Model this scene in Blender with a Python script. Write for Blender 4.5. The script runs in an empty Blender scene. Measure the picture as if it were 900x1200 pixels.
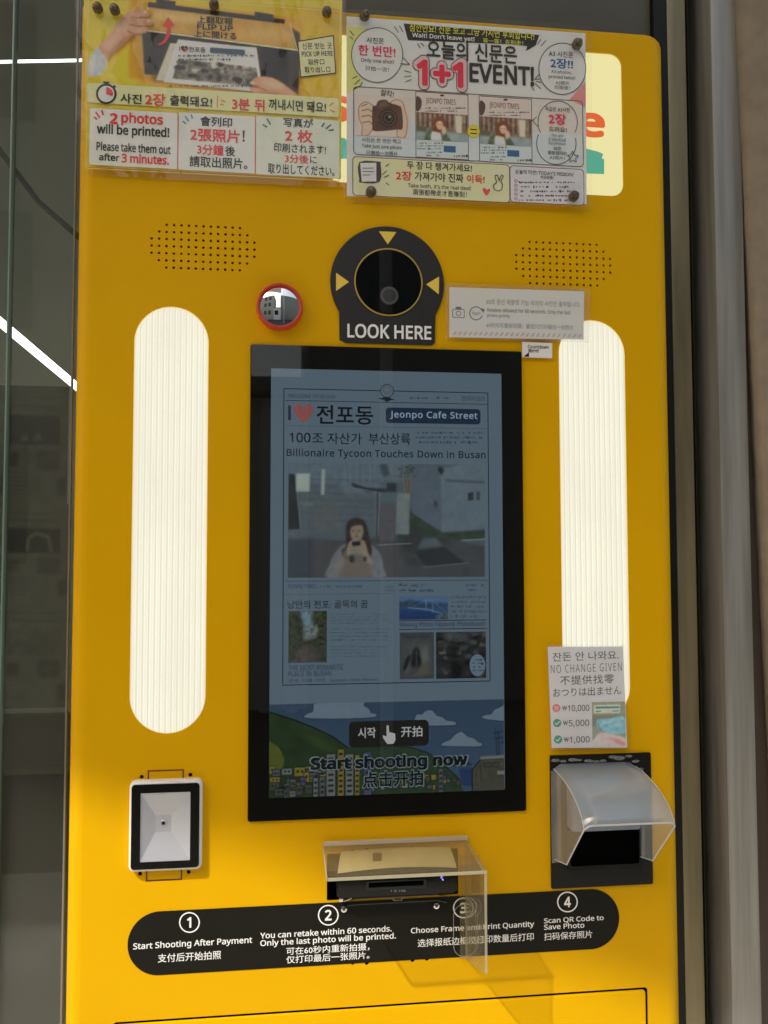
import bpy, bmesh, math, random
from mathutils import Vector, Matrix
random.seed(7)
R = math.radians
import numpy as np
SC = bpy.context.scene
COL = SC.collection

# ------------------------------------------------------------------ camera
CAM = Vector((0.0, -1.049, 1.5))
YAW, PITCH, ROLL, FPX = 0.117154826, 0.0488861125, -0.00177766744, 966.362
cy_, sy_ = math.cos(YAW), math.sin(YAW); cp_, sp_ = math.cos(PITCH), math.sin(PITCH)
FWD = Vector((sy_ * cp_, cy_ * cp_, sp_))
R0 = Vector((cy_, -sy_, 0)); U0 = R0.cross(FWD)
cr_, sr_ = math.cos(ROLL), math.sin(ROLL)
RT = R0 * cr_ + U0 * sr_; UP = -R0 * sr_ + U0 * cr_
cd = bpy.data.cameras.new('camera'); cam = bpy.data.objects.new('camera', cd); COL.objects.link(cam)
cd.sensor_fit = 'VERTICAL'; cd.sensor_height = 24.0; cd.lens = FPX / 1200.0 * 24.0
cd.clip_start = 0.02; cd.clip_end = 500
m3 = Matrix((RT, UP, -FWD)).transposed()
cam.matrix_world = Matrix.Translation(CAM) @ m3.to_4x4()
SC.camera = cam

# ------------------------------------------------------------------ world, sun, exposure
w = bpy.data.worlds.new('World'); SC.world = w; w.use_nodes = True
nt = w.node_tree; nt.nodes.clear()
sky = nt.nodes.new('ShaderNodeTexSky'); sky.sky_type = 'NISHITA'; sky.sun_disc = False
SUN_A, SUN_B = 1.05, 1.65                               # sideways and downward run of a shadow per unit of depth
SUNDIR = Vector((SUN_A, 1.0, -SUN_B)).normalized()          # the way the light travels
SUN_EL = math.asin(-SUNDIR.z); 
sky.sun_elevation = SUN_EL
sky.sun_rotation = math.atan2(-SUNDIR.x, -SUNDIR.y)      # azimuth of the sun, from +Y towards +X
sky.air_density = 1.0; sky.dust_density = 3.0; sky.ozone_density = 1.0
bg = nt.nodes.new('ShaderNodeBackground'); bg.inputs['Strength'].default_value = 0.15
wo = nt.nodes.new('ShaderNodeOutputWorld')
wb = nt.nodes.new('ShaderNodeVectorMath'); wb.operation = 'MULTIPLY'; wb.inputs[1].default_value = (1.12, 1.0, .80)   # the camera's warm white balance
nt.links.new(sky.outputs[0], wb.inputs[0]); nt.links.new(wb.outputs[0], bg.inputs[0]); nt.links.new(bg.outputs[0], wo.inputs[0])
sl = bpy.data.lights.new('sun', 'SUN'); sl.energy = 2.0; sl.angle = R(0.8); sl.color = (1.0, 0.97, 0.88)
sun = bpy.data.objects.new('sun', sl); COL.objects.link(sun)
sun.rotation_euler = SUNDIR.to_track_quat('-Z', 'Y').to_euler()
vs = SC.view_settings; vs.view_transform = 'Standard'; vs.look = 'None'; vs.gamma = 1; vs.use_curve_mapping = False
EXPO = 0.88; vs.exposure = EXPO
SC.cycles.max_bounces = 10; SC.cycles.transparent_max_bounces = 24
SC.cycles.caustics_reflective = False; SC.cycles.caustics_refractive = False

# ------------------------------------------------------------------ measuring: where a line of sight of the photograph meets a plane parallel to the kiosk front
def P(px, py, Y=0.0):
    d = FWD + RT * ((px - 450) / FPX) - UP * ((py - 600) / FPX)
    t = (Y - CAM.y) / d.y
    return (CAM.x + d.x * t, CAM.z + d.z * t)
def box_px(x0, x1, yt, yb, Y=0.0):
    """left, right, bottom, top of an upright rectangle on the plane"""
    ym, xm = (yt + yb) / 2, (x0 + x1) / 2
    return P(x0, ym, Y)[0], P(x1, ym, Y)[0], P(xm, yb, Y)[1], P(xm, yt, Y)[1]

# ------------------------------------------------------------------ colours and materials
def lin1(c):
    c = c / 255.0
    return c / 12.92 if c <= 0.04045 else ((c + 0.055) / 1.055) ** 2.4
def lin(c, k=1.0): return tuple(min(lin1(v) * k, 0.9) for v in c)
_mats = {}
def new_mat(name):
    m = bpy.data.materials.new(name); m.use_nodes = True
    return m, m.node_tree, m.node_tree.nodes['Principled BSDF']
def pm(name, col, rough=0.5, metal=0.0, spec=0.5, coat=0.0, noise=0.0, nscale=30, bump=0.0, bscale=200, stretch=(1, 1, 1)):
    if name in _mats: return _mats[name]
    m, t, b = new_mat(name); N = t.nodes; L = t.links
    b.inputs['Base Color'].default_value = (*col, 1); b.inputs['Roughness'].default_value = rough
    b.inputs['Metallic'].default_value = metal; b.inputs['Specular IOR Level'].default_value = spec
    b.inputs['Coat Weight'].default_value = coat; b.inputs['Coat Roughness'].default_value = 0.08
    if noise or bump:
        tc = N.new('ShaderNodeTexCoord'); mp = N.new('ShaderNodeMapping'); mp.inputs['Scale'].default_value = stretch
        L.new(tc.outputs['Object'], mp.inputs[0])
    if noise:
        n = N.new('ShaderNodeTexNoise'); n.inputs['Scale'].default_value = nscale; n.inputs['Detail'].default_value = 5
        L.new(mp.outputs[0], n.inputs['Vector'])
        mr = N.new('ShaderNodeMapRange'); mr.inputs[3].default_value = 1 - noise; mr.inputs[4].default_value = 1 + noise
        mr.inputs[1].default_value = .3; mr.inputs[2].default_value = .7
        L.new(n.outputs['Fac'], mr.inputs[0])
        mx = N.new('ShaderNodeVectorMath'); mx.operation = 'SCALE'; mx.inputs[0].default_value = col
        L.new(mr.outputs[0], mx.inputs['Scale']); L.new(mx.outputs[0], b.inputs['Base Color'])
        mr2 = N.new('ShaderNodeMapRange'); mr2.inputs[3].default_value = max(rough - noise * .4, .02); mr2.inputs[4].default_value = rough + noise * .4
        L.new(n.outputs['Fac'], mr2.inputs[0]); L.new(mr2.outputs[0], b.inputs['Roughness'])
    if bump:
        n2 = N.new('ShaderNodeTexNoise'); n2.inputs['Scale'].default_value = bscale; n2.inputs['Detail'].default_value = 4
        L.new(mp.outputs[0], n2.inputs['Vector'])
        bp = N.new('ShaderNodeBump'); bp.inputs['Strength'].default_value = bump; bp.inputs['Distance'].default_value = 0.001
        L.new(n2.outputs['Fac'], bp.inputs['Height']); L.new(bp.outputs[0], b.inputs['Normal'])
    _mats[name] = m
    return m
def ink(c, k=1.55):
    """printed colour: the photograph's shade value brought back to the paper's own colour"""
    key = ('ink', c, k)
    if key not in _mats:
        m, t, b = new_mat('ink_%d_%d_%d' % c)
        b.inputs['Base Color'].default_value = (*lin(c, k), 1); b.inputs['Roughness'].default_value = 0.55
        b.inputs['Specular IOR Level'].default_value = .3
        _mats[key] = m
    return _mats[key]
def glow(c, k=1.0, name='screen'):
    key = ('glow', c, k)
    if key not in _mats:
        m = bpy.data.materials.new('%s_%d_%d_%d' % ((name,) + tuple(c))); m.use_nodes = True; t = m.node_tree; t.nodes.clear()
        e = t.nodes.new('ShaderNodeEmission'); e.inputs[0].default_value = (*[lin1(v) for v in c], 1); e.inputs[1].default_value = k * 2 ** -EXPO
        o = t.nodes.new('ShaderNodeOutputMaterial'); t.links.new(e.outputs[0], o.inputs[0]); _mats[key] = m
    return _mats[key]
def mottled(name, cols, scale, emit=None, stretch=(1, 1, 1), k=1.55, detail=6, rough=.5):
    """printed or displayed picture area: a ramp of colours over noise"""
    if name in _mats: return _mats[name]
    m, t, b = new_mat(name); N = t.nodes; L = t.links
    tc = N.new('ShaderNodeTexCoord'); mp = N.new('ShaderNodeMapping'); mp.inputs['Scale'].default_value = stretch
    n = N.new('ShaderNodeTexNoise'); n.inputs['Scale'].default_value = scale; n.inputs['Detail'].default_value = detail; n.inputs['Roughness'].default_value = .62
    r = N.new('ShaderNodeValToRGB'); L.new(tc.outputs['Object'], mp.inputs[0]); L.new(mp.outputs[0], n.inputs['Vector']); L.new(n.outputs['Fac'], r.inputs[0])
    el = r.color_ramp.elements
    for i, c in enumerate(cols):
        pos = .3 + .4 * i / (len(cols) - 1)
        e = el[i] if i < 2 else el.new(pos)
        e.position = pos; e.color = (*(lin(c, k) if emit is None else [lin1(v) for v in c]), 1)
    if emit is None:
        L.new(r.outputs[0], b.inputs['Base Color']); b.inputs['Roughness'].default_value = rough
    else:
        t.nodes.remove(b); e = N.new('ShaderNodeEmission'); e.inputs[1].default_value = emit * 2 ** -EXPO; L.new(r.outputs[0], e.inputs[0])
        L.new(e.outputs[0], [x for x in N if x.type == 'OUTPUT_MATERIAL'][0].inputs[0])
    _mats[name] = m
    return m
def clear(name, haze=(0.8, 0.85, 0.9), haze_amt=0.05, tint=(1, 1, 1), rough=0.03, ior=1.49, wav=0.0, gloss=1.0, wscale=9):
    """thin clear or milky plastic / glass: see-through, a little scattering, a fresnel gloss"""
    if name in _mats: return _mats[name]
    m = bpy.data.materials.new(name); m.use_nodes = True; t = m.node_tree; t.nodes.clear(); N = t.nodes; L = t.links
    tr = N.new('ShaderNodeBsdfTransparent'); tr.inputs[0].default_value = (*tint, 1)
    df = N.new('ShaderNodeBsdfDiffuse'); df.inputs[0].default_value = (*haze, 1)
    tl = N.new('ShaderNodeBsdfTranslucent'); tl.inputs[0].default_value = (*haze, 1)
    ds = N.new('ShaderNodeMixShader'); ds.inputs[0].default_value = .5; L.new(df.outputs[0], ds.inputs[1]); L.new(tl.outputs[0], ds.inputs[2])
    a = N.new('ShaderNodeMixShader'); a.inputs[0].default_value = haze_amt
    L.new(tr.outputs[0], a.inputs[1]); L.new(ds.outputs[0], a.inputs[2])
    gl = N.new('ShaderNodeBsdfGlossy'); gl.inputs['Roughness'].default_value = rough
    f0 = ((ior - 1) / (ior + 1)) ** 2                       # the same from either side of the thin sheet
    fr = N.new('ShaderNodeLayerWeight'); fr.inputs[0].default_value = .5
    pw5 = N.new('ShaderNodeMath'); pw5.operation = 'POWER'; pw5.inputs[1].default_value = 5; L.new(fr.outputs['Facing'], pw5.inputs[0])
    mu = N.new('ShaderNodeMapRange'); mu.inputs[3].default_value = f0 * gloss; mu.inputs[4].default_value = min(gloss, 1)
    L.new(pw5.outputs[0], mu.inputs[0])
    b = N.new('ShaderNodeMixShader'); L.new(mu.outputs[0], b.inputs[0]); L.new(a.outputs[0], b.inputs[1]); L.new(gl.outputs[0], b.inputs[2])
    if wav:
        tc = N.new('ShaderNodeTexCoord'); n = N.new('ShaderNodeTexNoise'); n.inputs['Scale'].default_value = wscale; n.inputs['Detail'].default_value = 3
        bp = N.new('ShaderNodeBump'); bp.inputs['Strength'].default_value = wav; bp.inputs['Distance'].default_value = .01
        L.new(tc.outputs['Object'], n.inputs['Vector']); L.new(n.outputs['Fac'], bp.inputs['Height'])
        L.new(bp.outputs[0], gl.inputs['Normal'])
    o = N.new('ShaderNodeOutputMaterial'); L.new(b.outputs[0], o.inputs[0]); _mats[name] = m
    return m

YELLOW = pm('yellow_powder_coat', (0.77, 0.42, 0.001), rough=.42, spec=.1, noise=.035, nscale=5, bump=.06, bscale=900)
BLACK = pm('gap_black', (.008, .008, .0075), rough=.45, spec=.3)
BLACKV = pm('black_vinyl', (.009, .0085, .006), rough=.55, noise=.1, nscale=20, spec=.2)
GLOSSBLACK = pm('black_plastic', (.004, .004, .0035), rough=.25, spec=.35)
BEZEL = pm('bezel_paint', (.003, .003, .0025), rough=.6, spec=.0)
DARK = pm('dark_void', (.003, .003, .003), rough=.9, spec=.0)
WHITEP = pm('white_plastic', (.80, .80, .80), rough=.35)
STEEL = pm('brushed_steel', (.31, .305, .285), rough=.45, metal=.4, noise=.22, nscale=6, bump=.2, bscale=70, stretch=(14, 14, .6))
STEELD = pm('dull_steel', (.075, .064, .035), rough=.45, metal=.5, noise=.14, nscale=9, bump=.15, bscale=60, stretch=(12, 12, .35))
STEELO = pm('olive_reflection_steel', (.26, .22, .13), rough=.42, metal=.6, noise=.3, nscale=5, bump=.2, bscale=60, stretch=(8, 8, .6))  # olive tint painted in for the kiosk's yellow reflected in the steel
CHROME = pm('chrome', (.8, .8, .8), rough=.15, metal=1)

# ------------------------------------------------------------------ object helpers
def origin_of(o):
    v = Vector((0, 0, 0))
    while o is not None:
        v += o.location; o = o.parent
    return v
def link(name, mesh, mats, parent=None, smooth=False):
    """mesh is in world coordinates; its origin is moved to its middle"""
    if not isinstance(mats, (list, tuple)): mats = [mats]
    for m in mats:
        if m is not None: mesh.materials.append(m)
    if len(mesh.vertices):
        lo = Vector([min(v.co[i] for v in mesh.vertices) for i in range(3)]); hi = Vector([max(v.co[i] for v in mesh.vertices) for i in range(3)])
        c = (lo + hi) / 2; mesh.transform(Matrix.Translation(-c))
    else: c = Vector((0, 0, 0))
    if smooth:
        for p in mesh.polygons: p.use_smooth = True
    o = bpy.data.objects.new(name, mesh); COL.objects.link(o)
    if parent is not None:
        o.parent = parent; c = c - origin_of(parent)
    o.location = c
    return o
def thing(name, label, cat, loc, group=None):
    o = bpy.data.objects.new(name, None); COL.objects.link(o); o.location = loc; o.empty_display_size = .05
    o['label'] = label; o['category'] = cat
    if group: o['group'] = group
    return o
def tag(o, label, cat, group=None):
    o['label'] = label; o['category'] = cat
    if group: o['group'] = group
    return o
def bm_obj(name, bm, mats, parent=None, smooth=False, autosmooth=None):
    me = bpy.data.meshes.new(name); bm.normal_update(); bm.to_mesh(me); bm.free()
    o = link(name, me, mats, parent, smooth)
    if autosmooth: me.set_sharp_from_angle(angle=R(autosmooth))
    return o
def flat(name, parent, polys, mat, Y):
    """flat polygons, lists of (X, Z), facing the street, at depth Y"""
    vs_, fs = [], []
    for p in polys:
        a = sum(p[i][0] * p[(i + 1) % len(p)][1] - p[(i + 1) % len(p)][0] * p[i][1] for i in range(len(p)))
        q = list(p) if a > 0 else list(reversed(p))      # counter-clockwise in XZ faces -Y
        s = len(vs_); vs_ += [(x, Y, z) for x, z in q]; fs.append(list(range(s, s + len(q))))
    me = bpy.data.meshes.new(name); me.from_pydata(vs_, [], fs)
    return link(name, me, mat, parent)
def rrect(l, r, b, t, rad, n=6):
    rad = min(rad, (r - l) / 2 - 1e-6, (t - b) / 2 - 1e-6); pts = []
    for cx, cz, a0 in ((r - rad, t - rad, 0), (l + rad, t - rad, 90), (l + rad, b + rad, 180), (r - rad, b + rad, 270)):
        for i in range(n + 1):
            a = R(a0 + 90 * i / n); pts.append((cx + rad * math.cos(a), cz + rad * math.sin(a)))
    return pts
def ell(cx, cz, rx, rz, n=32, a0=0, a1=360):
    full = abs(a1 - a0) >= 360
    return [(cx + rx * math.cos(R(a0 + (a1 - a0) * i / (n if full else n - 1))), cz + rz * math.sin(R(a0 + (a1 - a0) * i / (n if full else n - 1)))) for i in range(n)]
def prism(name, parent, pts, y0, y1, mat, bevel=0.0, seg=2, smooth=True, capback=True):
    """solid with the outline pts (X, Z) from y0 (front) to y1 (back)"""
    a = sum(pts[i][0] * pts[(i + 1) % len(pts)][1] - pts[(i + 1) % len(pts)][0] * pts[i][1] for i in range(len(pts)))
    if a < 0: pts = list(reversed(pts))
    bm = bmesh.new(); f = [bm.verts.new((x, y0, z)) for x, z in pts]; k = [bm.verts.new((x, y1, z)) for x, z in pts]; n = len(pts)
    ff = bm.faces.new(f)
    if capback: bm.faces.new(list(reversed(k)))
    for i in range(n): bm.faces.new((f[(i + 1) % n], f[i], k[i], k[(i + 1) % n]))
    if bevel: bmesh.ops.bevel(bm, geom=list(ff.edges), offset=bevel, segments=seg, profile=.6, affect='EDGES')
    return bm_obj(name, bm, mat, parent, smooth, 40 if smooth else None)
def ring(name, parent, outer, inner, y0, y1, mat):
    """a frame between two outlines with the same number of points"""
    bm = bmesh.new(); n = len(outer)
    A = [bm.verts.new((x, y0, z)) for x, z in outer]; B = [bm.verts.new((x, y0, z)) for x, z in inner]
    C = [bm.verts.new((x, y1, z)) for x, z in outer]; D = [bm.verts.new((x, y1, z)) for x, z in inner]
    for i in range(n):
        j = (i + 1) % n
        bm.faces.new((A[i], A[j], B[j], B[i])); bm.faces.new((A[j], A[i], C[i], C[j])); bm.faces.new((B[i], B[j], D[j], D[i]))
    bmesh.ops.recalc_face_normals(bm, faces=bm.faces)
    return bm_obj(name, bm, mat, parent, True, 40)
def tube(name, parent, pts, rad, mat, n=10, caps=True):
    bm = bmesh.new(); rings = []
    pts = [Vector(p) for p in pts]
    for i, p in enumerate(pts):
        d = (pts[min(i + 1, len(pts) - 1)] - pts[max(i - 1, 0)]).normalized()
        u = d.orthogonal().normalized() if i == 0 else (u - d * u.dot(d)).normalized()
        v = d.cross(u)
        rings.append([bm.verts.new(p + (u * math.cos(2 * math.pi * k / n) + v * math.sin(2 * math.pi * k / n)) * rad) for k in range(n)])
    for a, b in zip(rings, rings[1:]):
        for k in range(n): bm.faces.new((a[k], a[(k + 1) % n], b[(k + 1) % n], b[k]))
    if caps: bm.faces.new(list(reversed(rings[0]))); bm.faces.new(rings[-1])
    return bm_obj(name, bm, mat, parent, True, 50)
def cube(bm, x0, x1, y0, y1, z0, z1):
    v = [bm.verts.new((x, y, z)) for x in (x0, x1) for y in (y0, y1) for z in (z0, z1)]
    for f in ((0, 1, 3, 2), (4, 6, 7, 5), (0, 4, 5, 1), (2, 3, 7, 6), (0, 2, 6, 4), (1, 5, 7, 3)): bm.faces.new([v[i] for i in f])
def boxo(name, parent, x0, x1, y0, y1, z0, z1, mat, bevel=0.0):
    bm = bmesh.new(); cube(bm, x0, x1, y0, y1, z0, z1); bmesh.ops.recalc_face_normals(bm, faces=bm.faces)
    if bevel: bmesh.ops.bevel(bm, geom=list(bm.edges), offset=bevel, segments=2, profile=.6, affect='EDGES')
    return bm_obj(name, bm, mat, parent, bool(bevel), 40 if bevel else None)
def holed(name, parent, outer, holes, y0, y1, mat):
    """a sheet with holes cut through it: front at y0, cut edges back to y1"""
    from mathutils.geometry import delaunay_2d_cdt
    vs_ = []; es = []; 
    for loop in [outer] + holes:
        s = len(vs_); vs_ += [Vector(p) for p in loop]; n = len(loop)
        es += [(s + i, s + (i + 1) % n) for i in range(n)]
    fl = []
    s = 0; loops = []
    for loop in [outer] + holes: loops.append((s, len(loop))); s += len(loop)
    V, E, F, _, _, _ = delaunay_2d_cdt(vs_, es, [], 0, 1e-7)
    def inside(p, poly):
        x, z = p; c = False; j = len(poly) - 1
        for i in range(len(poly)):
            xi, zi = poly[i]; xj, zj = poly[j]
            if (zi > z) != (zj > z) and x < (xj - xi) * (z - zi) / (zj - zi) + xi: c = not c
            j = i
        return c
    bb = [(min(p[0] for p in h), max(p[0] for p in h), min(p[1] for p in h), max(p[1] for p in h), h) for h in holes]
    keep = []
    for f in F:
        c = sum((V[i] for i in f), Vector((0, 0))) / len(f)
        if not inside(c, outer): continue
        if any(b[0] < c.x < b[1] and b[2] < c.y < b[3] and inside(c, b[4]) for b in bb): continue
        keep.append(f)
    bm = bmesh.new(); bv = [bm.verts.new((v.x, y0, v.y)) for v in V]
    for f in keep:
        q = [bv[i] for i in f]; a = (V[f[1]] - V[f[0]]).cross(V[f[2]] - V[f[0]])
        bm.faces.new(q if a > 0 else list(reversed(q)))
    for h in holes:
        n = len(h); a = sum(h[i][0] * h[(i + 1) % n][1] - h[(i + 1) % n][0] * h[i][1] for i in range(n))
        h = h if a > 0 else list(reversed(h))
        A = [bm.verts.new((x, y0, z)) for x, z in h]; B = [bm.verts.new((x, y1, z)) for x, z in h]
        for i in range(n): j = (i + 1) % n; bm.faces.new((A[i], A[j], B[j], B[i]))
    bmesh.ops.delete(bm, geom=[v for v in bm.verts if not v.link_faces], context='VERTS')
    return bm
# ------------------------------------------------------------------ lettering
_tc = bpy.data.curves.new('lettering', 'FONT'); _to = bpy.data.objects.new('lettering_source', _tc); _ts = bpy.data.scenes.new('lettering_bench'); _ts.collection.objects.link(_to)
try:                                                            # Blender's own bundled interface face; its built-in face if that is not there
    import os
    _f = bpy.data.fonts.load(os.path.join(bpy.utils.system_resource('DATAFILES'), 'fonts', 'NotoSansHebrew-Regular.woff2')); _plain = _tc.font; _latin = _f
except Exception: _plain = _latin = _tc.font
_vl = _ts.view_layers[0]; _vl.update(); _dg = _vl.depsgraph; _cache = {}
_queue = []
def text(parent, body, x0, x1, yt, yb, mat, Y, bold=0.0, rot=0.0, spacing=1.0, grow=0.0, name='lettering'):
    """flat lettering filling the measured box (all of it is set in one go, at the end); grow: an outline around the same letters"""
    _queue.append((parent, body, x0, x1, yt, yb, mat, Y, bold, rot, spacing, grow, name))
def set_all_lettering():
    groups = {}
    for q in _queue: groups.setdefault((q[10], min(q[8], 0.0), q[1].isascii()), {}).setdefault(q[1], None)
    for (sp, off, asc), bodies in groups.items():
        _tc.font = _latin if asc else _plain; _vl.update()
        keys = list(bodies); _tc.body = '\n'.join(keys); _tc.size = 1; _tc.offset = off; _tc.resolution_u = 2; _tc.space_character = sp; _tc.space_line = 4.0; _tc.align_x = 'LEFT'
        _vl.update(); me = bpy.data.meshes.new_from_object(_to.evaluated_get(_vl.depsgraph))
        nv = len(me.vertices); co = np.empty(nv * 3, np.float32); me.vertices.foreach_get('co', co); co = co.reshape(-1, 3); line = np.round((.33 - co[:, 1]) / PITCH_).astype(int)
        per = [[] for _ in keys]; faces = [[] for _ in keys]; mp = {}
        for i in range(nv): mp[i] = len(per[line[i]]); per[line[i]].append((co[i, 0], co[i, 1] + line[i] * PITCH_))
        for p in me.polygons: vs_ = tuple(p.vertices); faces[line[vs_[0]]].append(tuple(mp[v] for v in vs_))
        for k, b_ in enumerate(keys): bodies[b_] = (per[k], faces[k])
        bpy.data.meshes.remove(me)
    for parent, body, x0, x1, yt, yb, mat, Y, bold, rot, spacing, grow, name in _queue:
        base, fc = groups[(spacing, min(bold, 0.0), body.isascii())][body]; base = np.array(base); nv = len(base); src = base
        V_ = np.concatenate([base, np.zeros((nv, 1))], 1); F_ = list(fc)
        if not grow: bold *= .8 if body.isascii() else .5
        if bold > .003:
            n_ = 4 if bold < .012 else (8 if bold < .04 else 14); L_ = [V_]; F_ = list(fc)
            for k in range(1, n_ + 1):
                a = 2 * math.pi * (k - .5) / n_; L_.append(V_ + np.array([math.cos(a) * bold, math.sin(a) * bold, k * .000006])); F_ += [tuple(i + nv * k for i in f) for f in fc]
            V_ = np.concatenate(L_)
            if not grow: src = V_[:, :2]
        lo, hi = src.min(0), src.max(0); l, r, b, t = box_px(x0, x1, yt, yb, Y)
        X = (V_[:, 0] - (lo[0] + hi[0]) / 2) * (r - l) / (hi[0] - lo[0]); Z = (V_[:, 1] - (lo[1] + hi[1]) / 2) * (t - b) / max(hi[1] - lo[1], 1e-5)
        ca, sa = math.cos(R(rot)), math.sin(R(rot)); P_ = np.stack([(l + r) / 2 + X * ca - Z * sa, Y - V_[:, 2], (b + t) / 2 + X * sa + Z * ca], 1)
        me = bpy.data.meshes.new(name); me.from_pydata(P_.tolist(), [], F_); link(name, me, mat, parent)
_tc.body = 'H\nH'; _tc.size = 1; _tc.space_line = 4.0; _vl.update(); _m = bpy.data.meshes.new_from_object(_to.evaluated_get(_vl.depsgraph))
_ys = [v.co.y for v in _m.vertices]; PITCH_ = max(_ys) - max(y for y in _ys if y < -1); bpy.data.meshes.remove(_m)
def scribble(parent, x0, x1, y0, y1, rows, mat, Y, dens=.8, name='small_print', seed=1, h=.42):
    """rows of print too small to read: short marks of uneven height, like syllable blocks"""
    rn = random.Random(seed); polys = []; dy = (y1 - y0) / rows
    for k in range(rows):
        x = x0; yc = y0 + dy * (k + .5); end = x1 - rn.random() * (x1 - x0) * (.35 if k == rows - 1 and rows > 1 else .08)
        while x < end:
            wd = rn.uniform(.25, .75) * dy
            if rn.random() < dens:
                hh = dy * h * rn.uniform(.6, 1.0)
                for s in range(rn.choice((1, 2, 2))):
                    u0 = x + wd * .9 * s / 2; u1 = u0 + wd * rn.uniform(.15, .5)
                    l, r, b, t = box_px(u0, u1, yc - hh * rn.uniform(.3, 1), yc + hh * rn.uniform(.2, 1), Y)
                    polys.append([(l, b), (r, b), (r, t), (l, t)])
                if rn.random() < .6:
                    l, r, b, t = box_px(x, x + wd * .85, yc - hh * .2, yc + hh * .15, Y)
                    polys.append([(l, b), (r, b), (r, t), (l, t)])
            x += wd * 1.15
    o = flat(name, parent, polys, mat, Y); o['kind'] = 'stuff'
    return o
def rect(name, parent, x0, x1, yt, yb, mat, Y, rad=0.0):
    l, r, b, t = box_px(x0, x1, yt, yb, Y)
    return flat(name, parent, [rrect(l, r, b, t, rad) if rad else [(l, b), (r, b), (r, t), (l, t)]], mat, Y)
def frame(name, parent, x0, x1, yt, yb, wd, mat, Y, rad=0.0):
    l, r, b, t = box_px(x0, x1, yt, yb, Y); rad = max(rad, wd * 1.01)
    A = rrect(l, r, b, t, rad); B = rrect(l + wd, r - wd, b + wd, t - wd, rad - wd * .99)
    return flat(name, parent, [[A[i], A[(i + 1) % len(A)], B[(i + 1) % len(A)], B[i]] for i in range(len(A))], mat, Y)
def pxpoly(name, parent, polys, mat, Y):
    return flat(name, parent, [[P(x, y, Y) for x, y in p] for p in polys], mat, Y)
def smooth_px(pts, n=6):
    """closed Catmull-Rom curve through pixel points"""
    out = []; k = len(pts)
    for i in range(k):
        p0, p1, p2, p3 = pts[i - 1], pts[i], pts[(i + 1) % k], pts[(i + 2) % k]
        for j in range(n):
            t = j / n
            out.append(tuple(.5 * (2 * p1[a] + (p2[a] - p0[a]) * t + (2 * p0[a] - 5 * p1[a] + 4 * p2[a] - p3[a]) * t * t + (3 * p1[a] - p0[a] - 3 * p2[a] + p3[a]) * t ** 3) for a in (0, 1)))
    return out
def disc(name, parent, x, y, rpx, mat, Y, ry=None, n=28):
    return pxpoly(name, parent, [ell(x, y, rpx, ry or rpx, n)], mat, Y)
def circ(name, parent, x, y, rpx, wpx, mat, Y, ry=None, n=36, a0=0, a1=360):
    ry = ry or rpx; m = n if a1 - a0 >= 360 else n - 1
    A = ell(x, y, rpx, ry, n, a0, a1); B = ell(x, y, rpx - wpx, ry - wpx, n, a0, a1)
    return pxpoly(name, parent, [[A[i], A[(i + 1) % n], B[(i + 1) % n], B[i]] for i in range(m)], mat, Y)
def stroke(name, parent, lines, wpx, mat, Y):
    """straight pen strokes between pixel points"""
    polys = []
    for ln in lines:
        for (xa, ya), (xb, yb) in zip(ln, ln[1:]):
            d = math.hypot(xb - xa, yb - ya) or 1; nx, ny = -(yb - ya) / d * wpx / 2, (xb - xa) / d * wpx / 2
            polys.append([(xa + nx, ya + ny), (xb + nx, yb + ny), (xb - nx, yb - ny), (xa - nx, ya - ny)])
    o = pxpoly(name, parent, polys, mat, Y)
    if len(lines) > 1: o['kind'] = 'stuff'
    return o

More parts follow.
